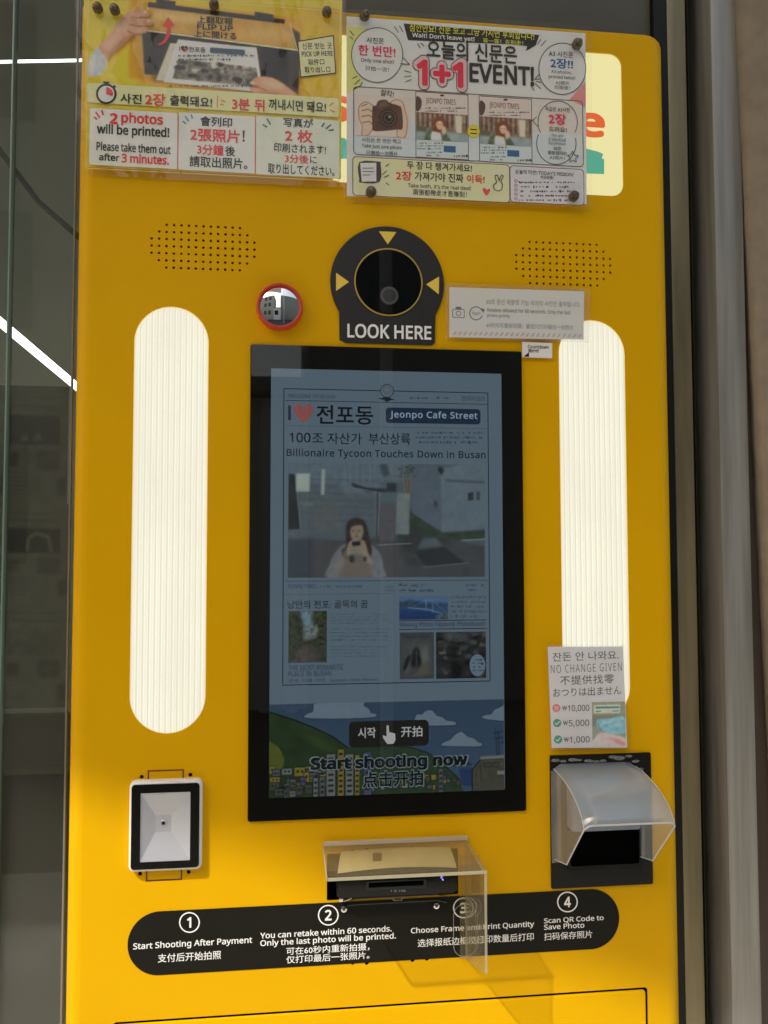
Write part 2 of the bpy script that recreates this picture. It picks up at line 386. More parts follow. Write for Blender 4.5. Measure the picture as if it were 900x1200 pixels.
# ------------------------------------------------------------------ printed and displayed pictures: a fine sheet with one printed colour per point
import numpy as np
_nr = np.random.RandomState(11)
def blur(a, sg):
    if sg <= 0: return a
    n = max(1, int(sg * 3)); k = np.exp(-np.arange(-n, n + 1) ** 2 / (2 * sg * sg)); k /= k.sum()
    for ax in (0, 1):
        pad = [(0, 0)] * a.ndim; pad[ax] = (n, n); b = np.pad(a, pad, mode='edge'); o = np.zeros_like(a)
        for i, w_ in enumerate(k): o += w_ * np.take(b, range(i, i + a.shape[ax]), axis=ax)
        a = o
    return a
class Pic:
    def __init__(s, x0, x1, y0, y1, base, step=.85):
        s.x0, s.x1, s.y0, s.y1 = x0, x1, y0, y1; s.nx = int((x1 - x0) / step) + 1; s.ny = int((y1 - y0) / step) + 1; s.st = (x1 - x0) / (s.nx - 1)
        s.X, s.Y = np.meshgrid(np.linspace(x0, x1, s.nx), np.linspace(y0, y1, s.ny)); s.a = np.zeros((s.ny, s.nx, 3)) + np.array(base, float)
    def mask(s, pts):
        m_ = np.zeros(s.X.shape)
        for dx in (-.3, 0, .3):
            for dy in (-.3, 0, .3):
                X, Y = s.X + dx * s.st, s.Y + dy * s.st; c = np.zeros(X.shape, bool); j = len(pts) - 1
                for i in range(len(pts)):
                    (xi, yi), (xj, yj) = pts[i], pts[j]
                    if yi != yj: c ^= ((yi > Y) != (yj > Y)) & (X < (xj - xi) * (Y - yi) / (yj - yi) + xi)
                    j = i
                m_ += c
        return m_ / 9
    def put(s, m_, col, al=1.0, mott=0.0, sc=6):
        c = np.array(col, float)
        if mott: c = c * (1 + mott * s.noise(sc))[..., None]
        m_ = (m_ * al)[..., None]; s.a = s.a * (1 - m_) + c * m_; return s
    def poly(s, pts, col, soft=.5, al=1.0, mott=0.0, sc=6, curve=0): 
        return s.put(blur(s.mask(smooth_px(pts, curve) if curve else pts), soft / s.st), col, al, mott, sc)
    def ell(s, x, y, rx, ry, col, soft=.5, al=1.0): return s.poly(ell(x, y, rx, ry, 20), col, soft, al)
    def line(s, pts, wd, col, soft=.3, al=1.0):
        m_ = np.zeros(s.X.shape)
        for (xa, ya), (xb, yb) in zip(pts, pts[1:]):
            L2 = (xb - xa) ** 2 + (yb - ya) ** 2 + 1e-9; t = np.clip(((s.X - xa) * (xb - xa) + (s.Y - ya) * (yb - ya)) / L2, 0, 1)
            d = np.hypot(s.X - xa - t * (xb - xa), s.Y - ya - t * (yb - ya)); m_ = np.maximum(m_, np.clip((wd / 2 + soft - d) / (2 * soft), 0, 1))
        return s.put(m_, col, al)
    def noise(s, sc):
        o = np.zeros(s.X.shape); amp = 1.0
        for k in range(3):
            g_ = _nr.rand(int((s.y1 - s.y0) / sc) + 3, int((s.x1 - s.x0) / sc) + 3) * 2 - 1
            u = (s.X - s.x0) / sc; v = (s.Y - s.y0) / sc; i = u.astype(int); j = v.astype(int); fu = u - i; fv = v - j; fu = fu * fu * (3 - 2 * fu); fv = fv * fv * (3 - 2 * fv)
            i = np.clip(i, 0, g_.shape[1] - 2); j = np.clip(j, 0, g_.shape[0] - 2)
            o += amp * ((g_[j, i] * (1 - fu) + g_[j, i + 1] * fu) * (1 - fv) + (g_[j + 1, i] * (1 - fu) + g_[j + 1, i + 1] * fu) * fv); amp *= .6; sc = max(sc / 2, s.st)
        return o / 1.6
    def grain(s, amt, sc=5): s.a = s.a * (1 + amt * s.noise(sc))[..., None]; return s
    def build(s, name, parent, Y, emit=None, k=1.55, clip=None):
        c = np.clip(s.a, 0, 255) / 255; c = np.where(c <= .04045, c / 12.92, ((c + .055) / 1.055) ** 2.4)
        if emit is None: c = np.minimum(c * k, .9)
        l, r, b, t = box_px(s.x0, s.x1, s.y0, s.y1, Y); xs = np.linspace(l, r, s.nx); zs = np.linspace(t, b, s.ny)
        XX, ZZ = np.meshgrid(xs, zs); co = np.stack([XX, np.full(XX.shape, Y), ZZ], -1).reshape(-1, 3)
        idx = np.arange(s.nx * s.ny).reshape(s.ny, s.nx); q = np.stack([idx[1:, :-1], idx[1:, 1:], idx[:-1, 1:], idx[:-1, :-1]], -1).reshape(-1, 4)
        me = bpy.data.meshes.new(name); me.vertices.add(len(co)); me.vertices.foreach_set('co', co.ravel())
        me.loops.add(q.size); me.loops.foreach_set('vertex_index', q.ravel().astype(np.int32)); me.polygons.add(len(q)); me.polygons.foreach_set('loop_start', (np.arange(len(q)) * 4).astype(np.int32))
        me.update(calc_edges=True); at = me.color_attributes.new('print', 'FLOAT_COLOR', 'POINT'); at.data.foreach_set('color', np.concatenate([c.reshape(-1, 3), np.ones((len(co), 1))], 1).ravel())
        key = 'picture_print' if emit is None else 'picture_display_%g' % emit
        if key not in _mats:
            m, tr_, b_ = new_mat(key); av = tr_.nodes.new('ShaderNodeAttribute'); av.attribute_name = 'print'
            if emit is None: tr_.links.new(av.outputs['Color'], b_.inputs['Base Color']); b_.inputs['Roughness'].default_value = .5; b_.inputs['Specular IOR Level'].default_value = .3
            else:
                tr_.nodes.remove(b_); e = tr_.nodes.new('ShaderNodeEmission'); e.inputs[1].default_value = emit * 2 ** -EXPO; tr_.links.new(av.outputs['Color'], e.inputs[0])
                tr_.links.new(e.outputs[0], [x for x in tr_.nodes if x.type == 'OUTPUT_MATERIAL'][0].inputs[0])
            _mats[key] = m
        bm_ = (co.min(0) + co.max(0)) / 2; me.materials.append(_mats[key]); me.transform(Matrix.Translation(-Vector(bm_)))
        o = bpy.data.objects.new(name, me); COL.objects.link(o); o.parent = parent; o.location = Vector(bm_) - origin_of(parent)
        return o

# ================================================================== THE KIOSK
XL, XR = P(82, 647)[0], P(791.5, 647)[0]
ZT = P(690, 30.5)[1]
ZB = 0.06
FR = 0.020                                                     # fold radius of the front's edges
kiosk = thing('photo_kiosk', 'tall yellow newspaper photo kiosk with black portrait screen and two glowing light strips', 'photo kiosk', ((XL + XR) / 2, .15, ZB))

def stad(x0, x1, yt, yb, Y=0.0, inset=0.0, n=16):
    l, r, b, t = box_px(x0, x1, yt, yb, Y); l += inset; r -= inset; b += inset; t -= inset
    return rrect(l, r, b, t, (r - l) / 2 if (r - l) < (t - b) else (t - b) / 2, n)
STRIPS = [(154.6, 242.6, 358.5, 860), (657, 735.5, 376, 846)]
strip_boxes = [box_px(*s) for s in STRIPS]
wS = sum(b[1] - b[0] for b in strip_boxes) / 2
zt = sum(b[3] for b in strip_boxes) / 2; zb = sum(b[2] for b in strip_boxes) / 2
strip_boxes = [((b[0] + b[1] - wS) / 2, (b[0] + b[1] + wS) / 2, zb if i == 0 else zb, zt) for i, b in enumerate(strip_boxes)]
SIGN = box_px(384, 729.5, 62, 228); s2 = box_px(640, 729.5, 60.5, 228); SIGN = (SIGN[0], s2[1], s2[2], s2[3])
SCR = (sum(P(*p)[0] for p in ((294.5, 404), (289.5, 962.5))) / 2, sum(P(*p)[0] for p in ((610.2, 412.4), (616.4, 949.3))) / 2,
       sum(P(*p)[1] for p in ((289.5, 962.5), (616.4, 949.3))) / 2, sum(P(*p)[1] for p in ((294.5, 404), (610.2, 412.4))) / 2)
SLOT = (P(383, 1030)[0], P(537, 1030)[0], P(420, 1054)[1], P(400, 1000)[1])
holes = []
for b in strip_boxes: holes.append(rrect(*b, wS / 2, 18))
holes.append(rrect(*SIGN, .017, 6))
holes.append(rrect(SLOT[0], SLOT[1], SLOT[2], SLOT[3], .002, 2))
def hole8(x, z, r, n=8): return [(x + r * math.cos(2 * math.pi * (k + .5) / n), z + r * math.sin(2 * math.pi * (k + .5) / n)) for k in range(n)]
SPK = []
for cx, cy, dx in ((238.3, 290, 8.6), (660.5, 309, 7.85)):
    X, Z = P(cx, cy); step = P(cx + dx, cy)[0] - X
    row = [11, 13, 15, 15, 15, 13, 11]; pts = []
    for k, n in enumerate(row):
        for j in range(n): pts.append((X + (j - (n - 1) / 2) * step, Z + (3 - k) * step))
    SPK.append((X, Z, step)); holes += [hole8(x, z, .0018) for x, z in pts]
# small screw holes
for x, y in ((166, 910.5), (223, 908), (164, 1024), (221, 1022), (413.5, 998), (430, 996), (483, 994), (500, 994), (413.5, 1128.5), (430, 1129), (483.5, 1125.5), (500.5, 1124)):
    X, Z = P(x, y)
    if not (SLOT[0] < X < SLOT[1] and SLOT[2] < Z < SLOT[3]): holes.append(hole8(X, Z, .0026, 10))
# lower service door
DL, DR, DT = P(132, 1197)[0], P(759, 1157)[0], (P(140, 1197.5)[1] + P(750, 1157.5)[1]) / 2; DB = .35
holes.append(rrect(DL, DR, DB, DT, .004, 2))
outer = rrect(XL + FR, XR - FR, ZB, ZT - FR * .5, .008, 4)
bm = holed('front', kiosk, outer, holes, 0.0, .0022, YELLOW)
# folded edges: quarter-round down both sides and across the top, then back along the sides
def sweep(bm, prof, path):
    pass
prof = [(0, 0)] + [(math.sin(R(a)), 1 - math.cos(R(a))) for a in range(10, 91, 10)]
n = len(outer); cxm, czm = (XL + XR) / 2, (ZB + ZT) / 2
rings = []
for s, d in prof + [(1, 14.0)]:
    rg = []
    for (x, z) in outer:
        ox = (x - cxm); 
        # normals of the rounded outline, from nearest corner centre
        lx, rx, tz, bz = XL + FR + .008, XR - FR - .008, ZT - FR * .5 - .008, ZB + .008
        vx = (x - rx) if x > rx else (x - lx) if x < lx else 0; vz = (z - tz) if z > tz else (z - bz) if z < bz else 0
        v = Vector((vx, vz)); v = v.normalized() if v.length > 0 else v
        rg.append(bm.verts.new((x + v.x * s * FR, d * FR, z + v.y * s * FR * (.5 if vz > 0 else .2))))
    rings.append(rg)
for a, b in zip(rings, rings[1:]):
    for i in range(n): j = (i + 1) % n; f = bm.faces.new((a[j], a[i], b[i], b[j])); f.smooth = True
body = bm_obj('body', bm, YELLOW, kiosk)
for p in body.data.polygons:
    p.use_smooth = True
body.data.set_sharp_from_angle(angle=R(25))

boxo('inner_chassis', kiosk, XL + .03, XR - .03, .045, .26, ZB + .01, ZT - .03, DARK)
for X, Z, s in SPK:
    boxo('speaker', kiosk, X - s * 8, X + s * 8, .004, .03, Z - s * 4, Z + s * 4, DARK)
# service door with its own raised plate and lit edges
d = prism('service_door', kiosk, rrect(DL + .0035, DR - .0035, DB + .003, DT - .0035, .003, 2), -.0016, .002, YELLOW, .0016)
boxo('door_gap_backing', kiosk, DL - .01, DR + .01, .010, .016, DB - .01, DT + .01, DARK)

# ---- light strips
m, t, b = new_mat('light_diffuser'); N = t.nodes; L = t.links
tc = N.new('ShaderNodeTexCoord'); mp = N.new('ShaderNodeMapping'); mp.inputs['Scale'].default_value = (7, 7, 2.0); n1 = N.new('ShaderNodeTexNoise'); n1.inputs['Scale'].default_value = 3
L.new(tc.outputs['Object'], mp.inputs[0]); L.new(mp.outputs[0], n1.inputs['Vector'])
mr = N.new('ShaderNodeMapRange'); mr.inputs[1].default_value = .3; mr.inputs[2].default_value = .7; mr.inputs[3].default_value = (.70) * 2 ** -EXPO; mr.inputs[4].default_value = .78 * 2 ** -EXPO
L.new(n1.outputs['Fac'], mr.inputs[0]); L.new(mr.outputs[0], b.inputs['Emission Strength'])
b.inputs['Base Color'].default_value = (.30, .29, .24, 1); b.inputs['Roughness'].default_value = .4
b.inputs['Emission Color'].default_value = (1, .965, .80, 1)
DIFF = m
DIFFB = glow((242, 239, 214), .90, 'strip_backlight')
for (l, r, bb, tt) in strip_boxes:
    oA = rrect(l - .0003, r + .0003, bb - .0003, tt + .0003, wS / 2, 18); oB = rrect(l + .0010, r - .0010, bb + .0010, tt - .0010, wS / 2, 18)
    flat('lit_edge_ring', kiosk, [[oA[i], oA[(i + 1) % len(oA)], oB[(i + 1) % len(oA)], oB[i]] for i in range(len(oA))], glow((255, 222, 150), .92, 'rim_glow'), .0008)  # thin glowing ring painted in for strip light on the cut edge
    back = flat('light_strip', kiosk, [rrect(l - .002, r + .002, bb - .002, tt + .002, wS / 2, 18)], DIFFB, .0045)
    bm = bmesh.new(); NR = 13; W = (r - l) / NR; cx = (l + r) / 2; rad = wS / 2
    for i in range(NR):
        x = l + (i + .5) * W; dxx = max(abs(x - cx) - W * .1, 0); ext = math.sqrt(max(rad * rad - dxx * dxx, 0))
        z1 = tt - rad + ext + .0025; z0 = bb + rad - ext - .0025; prev = None
        for k in range(7):
            a = R(180 * k / 6); px_ = x - math.cos(a) * W * .36; py_ = .0044 - math.sin(a) * .0022
            v = (bm.verts.new((px_, py_, z0)), bm.verts.new((px_, py_, z1)))
            if prev: f = bm.faces.new((prev[0], v[0], v[1], prev[1])); f.smooth = True
            prev = v
    o = bm_obj('ribbed_diffuser', bm, DIFF, back); o['kind'] = 'stuff'

# ---- backlit sign
sg = flat('sign_panel', kiosk, [rrect(SIGN[0] - .002, SIGN[1] + .002, SIGN[2] - .002, SIGN[3] + .002, .017)], glow((242, 232, 168), .95, 'backlit_sign'), .0035)
ORANGE = glow((232, 108, 60), .9, 'backlit_orange'); TEAL = glow((96, 178, 150), .85, 'backlit_teal')
text(sg, 'e', 676, 709, 132, 161, ORANGE, .0030, bold=.045)
text(sg, 's', 384, 410, 112, 143, ORANGE, .0030, bold=.045)
pxpoly('emblem', sg, [smooth_px([(640, 202), (640, 190), (668, 174), (690, 175), (705, 184)], 5) + [(708, 186), (708, 204), (640, 202)]], TEAL, .0030)
pxpoly('emblem', sg, [[(380, 158), (404, 162), (420, 176), (420, 186), (380, 186)]], TEAL, .0030)

# ---- camera panel: LOOK HERE
C0 = P(454, 332); rad = P(520, 332)[0] - C0[0]
lb = box_px(401, 509.5, 340, 403.5)
pts = []
a_s = math.degrees(math.acos(min(1, (lb[1] - C0[0]) / rad)))
for i in range(49):
    a = R(-a_s + (180 + 2 * a_s) * i / 48); pts.append((C0[0] + rad * math.cos(a), C0[1] + rad * math.sin(a)))
pts += [(C0[0] - rad * math.cos(R(a_s)), lb[2] + .004), (lb[0] + .004, lb[2]), (lb[1] - .004, lb[2]), (lb[1], lb[2] + .004)]
CHAR = pm('charcoal_vinyl', (.018, .018, .018), rough=.4, noise=.08)
cp = prism('camera_panel', kiosk, pts, -.0022, .0, CHAR, .0006, 1)
SAND = ink((214, 172, 70)); LW = ink((225, 225, 222))
pxpoly('arrow_mark', cp, [[(444, 271), (464.7, 271.8), (454.4, 286.5)]], SAND, -.0024)
pxpoly('arrow_mark', cp, [[(393.8, 319.5), (393.8, 341), (409, 330.3)]], SAND, -.0024)
pxpoly('arrow_mark', cp, [[(514.6, 324), (514.3, 345), (499.5, 333.2)]], SAND, -.0024)
text(cp, 'LOOK HERE', 407, 505.5, 380.5, 397, LW, -.0025, bold=.028)
rl = P(494.2, 332)[0] - P(455, 332)[0]; CL = P(455, 331.5)
ring('lens_ring', cp, ell(*CL, rl + .0006, rl + .0006, 64), ell(*CL, rl - .001, rl - .001, 64), -.0038, -.002, pm('gold_trim', (.62, .42, .08), rough=.3, metal=.4))
flat('camera_window', cp, [ell(*CL, rl - .0008, rl - .0008, 64)], pm('window_backing', (.002, .002, .002), rough=.6, spec=0), -.0024)
CG = P(456, 347)
ring('camera_lens', cp, ell(*CG, .0118, .0118, 32), ell(*CG, .0085, .0085, 32), -.0029, -.0024, pm('lens_barrel', (.10, .10, .10), rough=.3))
flat('lens_iris', cp, [ell(*CG, .0086, .0086, 24)], pm('lens_grey', (.05, .052, .055), rough=.2), -.0027)
flat('window_glass', cp, [ell(*CL, rl - .0009, rl - .0009, 64)], clear('camera_glass', haze_amt=0.0, tint=(.9, .92, .93), ior=1.5, rough=.01), -.0034)

# ---- touch screen
zc = (SCR[2] + SCR[3]) / 2
bez = prism('screen', kiosk, rrect(*SCR, .003, 4), -.0035, .0, BEZEL, .001, 2)
GLASSY = clear('screen_glass', haze=(.75, .72, .60), haze_amt=.010, ior=1.5, rough=.004, tint=(.97, .98, 1.0), gloss=1.0)
S0 = -.0037
def S(k): return S0 - .00022 * k
ACT = (sum(P(*p)[0] for p in ((318, 432), (315, 934))) / 2, sum(P(*p)[0] for p in ((586.5, 439), (591, 923))) / 2,
       sum(P(*p)[1] for p in ((315, 934), (591, 923))) / 2, sum(P(*p)[1] for p in ((318, 432), (586.5, 439))) / 2)
def g(r_, g_, b_, k=1.0): return glow((r_, g_, b_), k)
PAPER = g(77, 92, 102)
INKS = g(16, 22, 34); INK2 = g(38, 50, 68); GREY = g(52, 66, 84)
flat('display', bez, [[(ACT[0], ACT[2]), (ACT[1], ACT[2]), (ACT[1], ACT[3]), (ACT[0], ACT[3])]], PAPER, S(0))
def lineh(x0, x1, y, w=.7, mat=INKS, k=1):
    l, r, b, t = box_px(x0, x1, y - w / 2, y + w / 2, S(k)); flat('rule_line', bez, [[(l, b), (r, b), (r, t), (l, t)]], mat, S(k))
frame('newspaper_border', bez, 331.5, 573.5, 457.5, 801, .0011, INKS, S(1))
lineh(334, 572, 471.5, .7); lineh(335, 571, 500.5, .5, GREY); lineh(334, 572, 680.5, .7, INK2); lineh(336, 462, 696, .5, GREY)
disc('crest', bez, 453.5, 458, 8.2, PAPER, S(2)); circ('crest_ring', bez, 453.5, 458, 8, .9, INKS, S(3)); circ('crest_ring', bez, 453.5, 457, 4.5, .6, INK2, S(3))
pxpoly('crest_ribbon', bez, [[(443, 467), (450, 465.5), (457, 466), (463, 468.5), (458, 469), (453.5, 471), (449, 468.5)]], INKS, S(4))
text(bez, 'WELCOME TO BUSAN', 338, 393, 462, 466.5, INK2, S(2), .01)
scribble(bez, 481, 526, 463.5, 469.5, 1, INK2, S(2), seed=3, h=.3)
text(bez, '전포타임즈', 541, 569, 464, 470, INK2, S(2), .01)
rect('letter_stroke', bez, 337.5, 341, 475, 492.5, g(30, 36, 48), S(2))
pxpoly('heart_mark', bez, [smooth_px([(355.5, 495), (347, 486), (344.2, 479), (347.5, 474.3), (352.5, 474.5), (355.5, 478), (359, 474.8), (364, 475), (367, 480), (364, 486.5)], 5)], g(124, 68, 68), S(2))
text(bez, '전포동', 371, 437.5, 475, 497.5, g(12, 17, 25), S(2), .034)
rect('name_pill', bez, 452, 563, 478.5, 496.5, g(24, 36, 52), S(2), .0045)
text(bez, 'Jeonpo Cafe Street', 457, 559.5, 482, 492.5, g(120, 140, 160), S(3), .02, spacing=1.08)
text(bez, '100', 339, 364, 507, 518.5, INKS, S(2), .016); text(bez, '조 자산가', 366, 424, 507, 520.5, INKS, S(2), .016)
text(bez, '부산상륙', 432, 481, 507.5, 521, INKS, S(2), .022)
scribble(bez, 487, 567, 504.5, 521, 3, INK2, S(2), seed=4, h=.33)
text(bez, 'Billionaire Tycoon Touches Down in Busan', 336, 569, 527, 538.5, INKS, S(2), .016, spacing=1.06)
# live picture
p = Pic(337.5, 568, 543.5, 676.5, (64, 78, 92))
p.poly([(337, 543), (480, 543), (480, 562), (337, 570)], (76, 92, 108), 3, mott=.05); p.poly([(337, 570), (442, 572), (442, 628), (337, 632)], (68, 80, 90), 2, mott=.05, sc=12)
for y in range(562, 616, 8): p.line([(350, y), (442, y + 1.5)], .8, (52, 62, 72), .5, .8)
p.poly([(368, 588), (396, 588), (396, 620), (366, 620)], (76, 82, 86), 4, .7); p.poly([(398, 566), (444, 566), (444, 580), (400, 578)], (84, 100, 116), 2, .7)
for x in (402, 409, 417, 424, 432): p.line([(x, 543), (x, 566)], 1.5, (92, 108, 122), .8, .6)
p.poly([(337, 632), (420, 634), (470, 622), (568, 640), (568, 677), (337, 677)], (52, 56, 62), 1.5, mott=.08, sc=16); p.poly([(337, 634), (366, 630), (366, 677), (337, 677)], (42, 52, 64), 3, .8)
p.poly([(366, 634), (480, 640), (478, 677), (366, 677)], (62, 62, 66), 4, .7)
p.poly([(466, 600), (484, 598), (530, 634), (470, 650)], (40, 44, 46), 3)
p.poly([(482, 545), (516, 550), (516, 622), (512, 621), (482, 602)], (68, 82, 98), .7, mott=.04); p.poly([(516, 549), (540, 543), (569, 543), (569, 621), (516, 624)], (80, 96, 112), .6, mott=.04, sc=20)
p.poly([(520, 561), (569, 563), (569, 566), (522, 564)], (56, 70, 84), .8); p.poly([(514, 545), (520, 550), (517, 556), (512, 551)], (28, 34, 36), .8)
p.poly([(548, 577), (554.5, 576), (554.5, 586), (548, 586)], (34, 42, 46), .5).poly([(558.5, 576), (562.5, 575), (562, 586), (558.5, 586)], (44, 56, 64), .5).poly([(507.5, 586), (511.5, 587), (511.5, 596), (507.5, 594)], (42, 52, 60), .6)
p.poly([(480, 602), (516, 625), (569, 620.5), (569, 632), (530, 634), (500, 628), (478, 614)], (40, 52, 42), 1.2, mott=.2, sc=4); p.line([(541, 633.5), (569, 632)], 1.6, (100, 112, 114), .5)
p.poly([(484, 646), (520, 641), (544, 660), (500, 664), (493, 660)], (34, 38, 42), .8); p.poly([(494, 631), (510, 630), (517, 640), (488, 643)], (66, 80, 92), 1.5); p.poly([(470, 650), (486, 654), (492, 664), (474, 662)], (44, 50, 58), 2)
p.line([(494, 665), (548, 660)], 1.0, (74, 86, 94)); p.line([(440, 639), (480, 637)], 1.2, (92, 104, 110))
p.poly([(442, 590), (463, 590), (463, 634), (442, 634)], (66, 68, 76), 1.2, mott=.06); p.poly([(464, 578), (479, 578), (478, 627), (462, 626)], (92, 104, 110), .8, mott=.08, sc=10)
p.poly([(410, 566), (430, 572), (462, 573), (462, 577), (430, 577), (412, 571)], (34, 42, 50), .7); p.line([(396, 570), (424, 574), (444, 578), (441, 626)], 1.0, (84, 98, 108), .4); p.line([(441, 578), (440, 628)], 1.2, (38, 44, 50))
p.poly([(443, 545), (452, 543), (455, 556), (449, 560), (445, 553)], (46, 58, 68), 1.2); p.poly([(452, 566), (463, 566), (463, 575), (452, 575)], (32, 40, 46), .8)
for k in range(70):
    a = _nr.rand() * 6.28; r_ = _nr.rand() ** .6; x, y = 476 + math.cos(a) * r_ * 12, 553 + math.sin(a) * r_ * 9; c = 28 + _nr.rand() * 50
    p.ell(x, y, 1.1, .8, (c * .9, c * 1.08, c), .4, .9)
p.poly([(470, 560), (483, 560), (481, 578), (472, 578)], (84, 82, 86), .7); p.line([(474, 562), (475, 577)], 1, (56, 54, 58)); p.line([(478, 562), (478, 577)], 1, (56, 54, 58))
p.poly([(338, 556), (345, 557), (351, 620), (338, 621)], (26, 30, 32), .6, mott=.25, sc=6); p.line([(346, 557), (352, 620)], 1, (76, 92, 104))
p.poly([(347, 556), (362.5, 556), (362, 577), (346.5, 577)], (138, 152, 154), .8); p.poly([(376, 551), (380, 550), (379, 581), (375, 580)], (128, 142, 146), .8); p.poly([(353, 589), (366, 589), (366, 593), (353, 593)], (96, 108, 114), 1.2, .6)
# the woman taking her own picture
p.poly([(384, 677), (385, 662), (393, 646), (404, 637), (418, 640), (432, 638), (443, 648), (448, 666), (446, 677)], (90, 98, 108), .9, mott=.07, sc=5, curve=5)
p.poly([(398, 677), (402, 660), (412, 651), (424, 652), (431, 662), (433, 677)], (92, 86, 84), 1.2, curve=5)
p.poly([(404, 640), (404, 620), (407, 611), (414, 607.5), (423, 609), (428, 616), (431, 630), (434, 646), (430, 656), (425, 648), (421, 636), (410, 636), (408, 650), (402, 656), (399, 645)], (40, 33, 32), 1.0, mott=.2, sc=3, curve=5)
p.poly([(409, 626), (410.5, 617), (417, 613.5), (423.5, 617), (424, 626), (420.5, 634), (413, 634)], (112, 104, 94), .8, curve=5); p.poly([(409, 620), (411, 614), (418, 611.5), (425, 616), (420, 615.5), (413, 616.5)], (44, 36, 34), .7, curve=4)
p.line([(411.5, 622.5), (414, 622.2)], .9, (50, 40, 38)); p.line([(418.5, 622.2), (421, 622.5)], .9, (50, 40, 38)); p.ell(416.3, 628.5, 1.8, .9, (92, 62, 58), .5); p.line([(416.4, 623), (416.2, 626)], .6, (94, 84, 76), .4)
p.poly([(388, 668), (396, 655), (405, 642), (409, 646), (403, 658), (394, 672)], (112, 106, 98), 1.0, .6, curve=4)
p.poly([(405, 646), (407, 637), (412, 633), (418, 635), (424, 633), (428, 640), (430, 648), (436, 660), (430, 660), (422, 650), (412, 648), (406, 652)], (118, 110, 100), .8, curve=5)
for a in ((409, 638, 417, 637), (408, 641.5, 417, 641), (409, 645, 416, 644.5)): p.line([a[:2], a[2:]], .6, (80, 68, 62), .4)
p.poly([(411, 635), (421, 634.5), (421, 639.5), (411.5, 640)], (26, 26, 30), .5); p.ell(411, 655, 3.4, 4.6, (44, 38, 38), 1); p.ell(426, 655, 2.2, 3, (44, 38, 38), 1)
p.a = p.a * np.array((1.04, 1.0, .92)) * .84 + np.array((60, 72, 82)) * .16; p.grain(.05, 4).build('live_picture', bez, S(1), emit=1.0)
# the lower half of the page
text(bez, 'JEONPO TIMES :', 337, 372, 684.5, 690.5, INK2, S(2), .006)
scribble(bez, 375, 428, 684, 690.5, 1, GREY, S(2), seed=6, h=.34)
circ('cup_mark', bez, 456, 688, 4.5, .6, INK2, S(2), ry=1.6); lineh(450, 462, 692, .6, INK2, 2)
text(bez, '낭만의 전포: 골목의 꿈', 337, 431, 703.5, 713, INKS, S(2), .018)
p = Pic(338, 383, 716, 776.5, (46, 52, 42), .8)
for k in range(160):
    x, y = 338 + _nr.rand() * 45, 716 + _nr.rand() * 44; c = 20 + _nr.rand() * 52
    if abs(x - 360) < 6 and y < 732: continue
    p.ell(x, y, 1.6 + _nr.rand(), 1.2, (c * .85, c, c * .62), .6, .8)
p.poly([(352, 716), (367, 716), (365, 726), (368, 736), (357, 740), (354, 727)], (88, 106, 118), 1.5); p.poly([(356, 734), (373, 733), (371, 748), (355, 750)], (92, 98, 98), 1.5, .8, mott=.3, sc=3)
p.poly([(350, 758), (368, 756), (378, 777), (342, 777)], (62, 58, 54), 2, mott=.1); p.grain(.2, 3).build('alley_picture', bez, S(2), emit=1.0)
for q, (a, b_) in enumerate(((718, 732), (735, 752), (756, 771))): scribble(bez, 387.5, 458, a, b_, 4, GREY, S(2), seed=10 + q, h=.3)
text(bez, 'THE MOST ROMANTIC', 338, 403, 779, 785.5, INK2, S(2), .012)
text(bez, 'PLACE IN BUSAN', 338, 388, 786.5, 792.5, INK2, S(2), .012)
text(bez, '전포 카페 거리 · Jeonpo Cafe Street', 338, 442, 794.5, 800, INK2, S(2), .008)
scribble(bez, 468, 512, 683, 695, 2, INK2, S(2), seed=20); scribble(bez, 546, 568, 683, 694, 2, GREY, S(2), seed=21)
p = Pic(468, 525, 699, 726, (40, 64, 96), .8)
p.poly([(468, 699), (525, 699), (525, 707), (468, 705)], (66, 90, 118), 1.5); p.poly([(468, 706), (482, 703), (500, 707), (525, 708), (525, 711), (468, 712)], (38, 56, 72), 1.2, mott=.2, sc=4); p.poly([(468, 714), (500, 716), (525, 724), (525, 727), (468, 727)], (28, 46, 80), 2)
p.line([(478, 712), (500, 714), (525, 721)], .9, (96, 112, 124)); p.line([(499, 703), (499, 716)], .8, (92, 108, 120)); p.line([(507, 704), (507, 718)], .8, (92, 108, 120)); p.line([(484, 711), (499, 703.5), (507, 704), (522, 718)], .5, (84, 100, 114), .3)
p.poly([(510, 722), (525, 717), (525, 726), (512, 726)], (56, 70, 72), 1, mott=.4, sc=2); p.grain(.08, 4).build('bay_picture', bez, S(2), emit=1.0)
scribble(bez, 528, 570, 697, 725, 5, GREY, S(2), seed=22)
lineh(468, 570, 727, .9, INKS, 2); lineh(468, 570, 737, .9, INKS, 2)
text(bez, 'Moving Photo Flipbook Photobooth', 468.5, 568.5, 728.5, 735.5, INK2, S(2), .02)
p = Pic(468.5, 508.5, 741, 795.5, (50, 55, 56), .8)
p.poly([(472, 752), (505, 752), (505, 790), (472, 790)], (60, 64, 62), 3); p.poly([(482, 772), (484, 762), (488, 758), (492, 764), (494, 776), (488, 790), (482, 784)], (24, 27, 30), 1, mott=.3, sc=3, curve=4); p.poly([(472, 782), (478, 768), (481, 771), (475, 785)], (26, 28, 30), .8, curve=4)
p.poly([(492, 762), (500, 758), (503, 774), (495, 778)], (76, 78, 74), 1.2); p.poly([(480, 782), (500, 780), (506, 790), (486, 793)], (74, 70, 62), 1.5, .7); p.line([(488, 763), (488, 780)], 1, (90, 92, 88), .5, .6); p.grain(.1, 4).build('flipbook_picture', bez, S(2), emit=1.0)
text(bez, 'Moving Photo', 474, 503, 744.5, 748, g(26, 30, 34), S(3), .01)
p = Pic(511, 569.5, 740.5, 795, (30, 33, 34), .8)
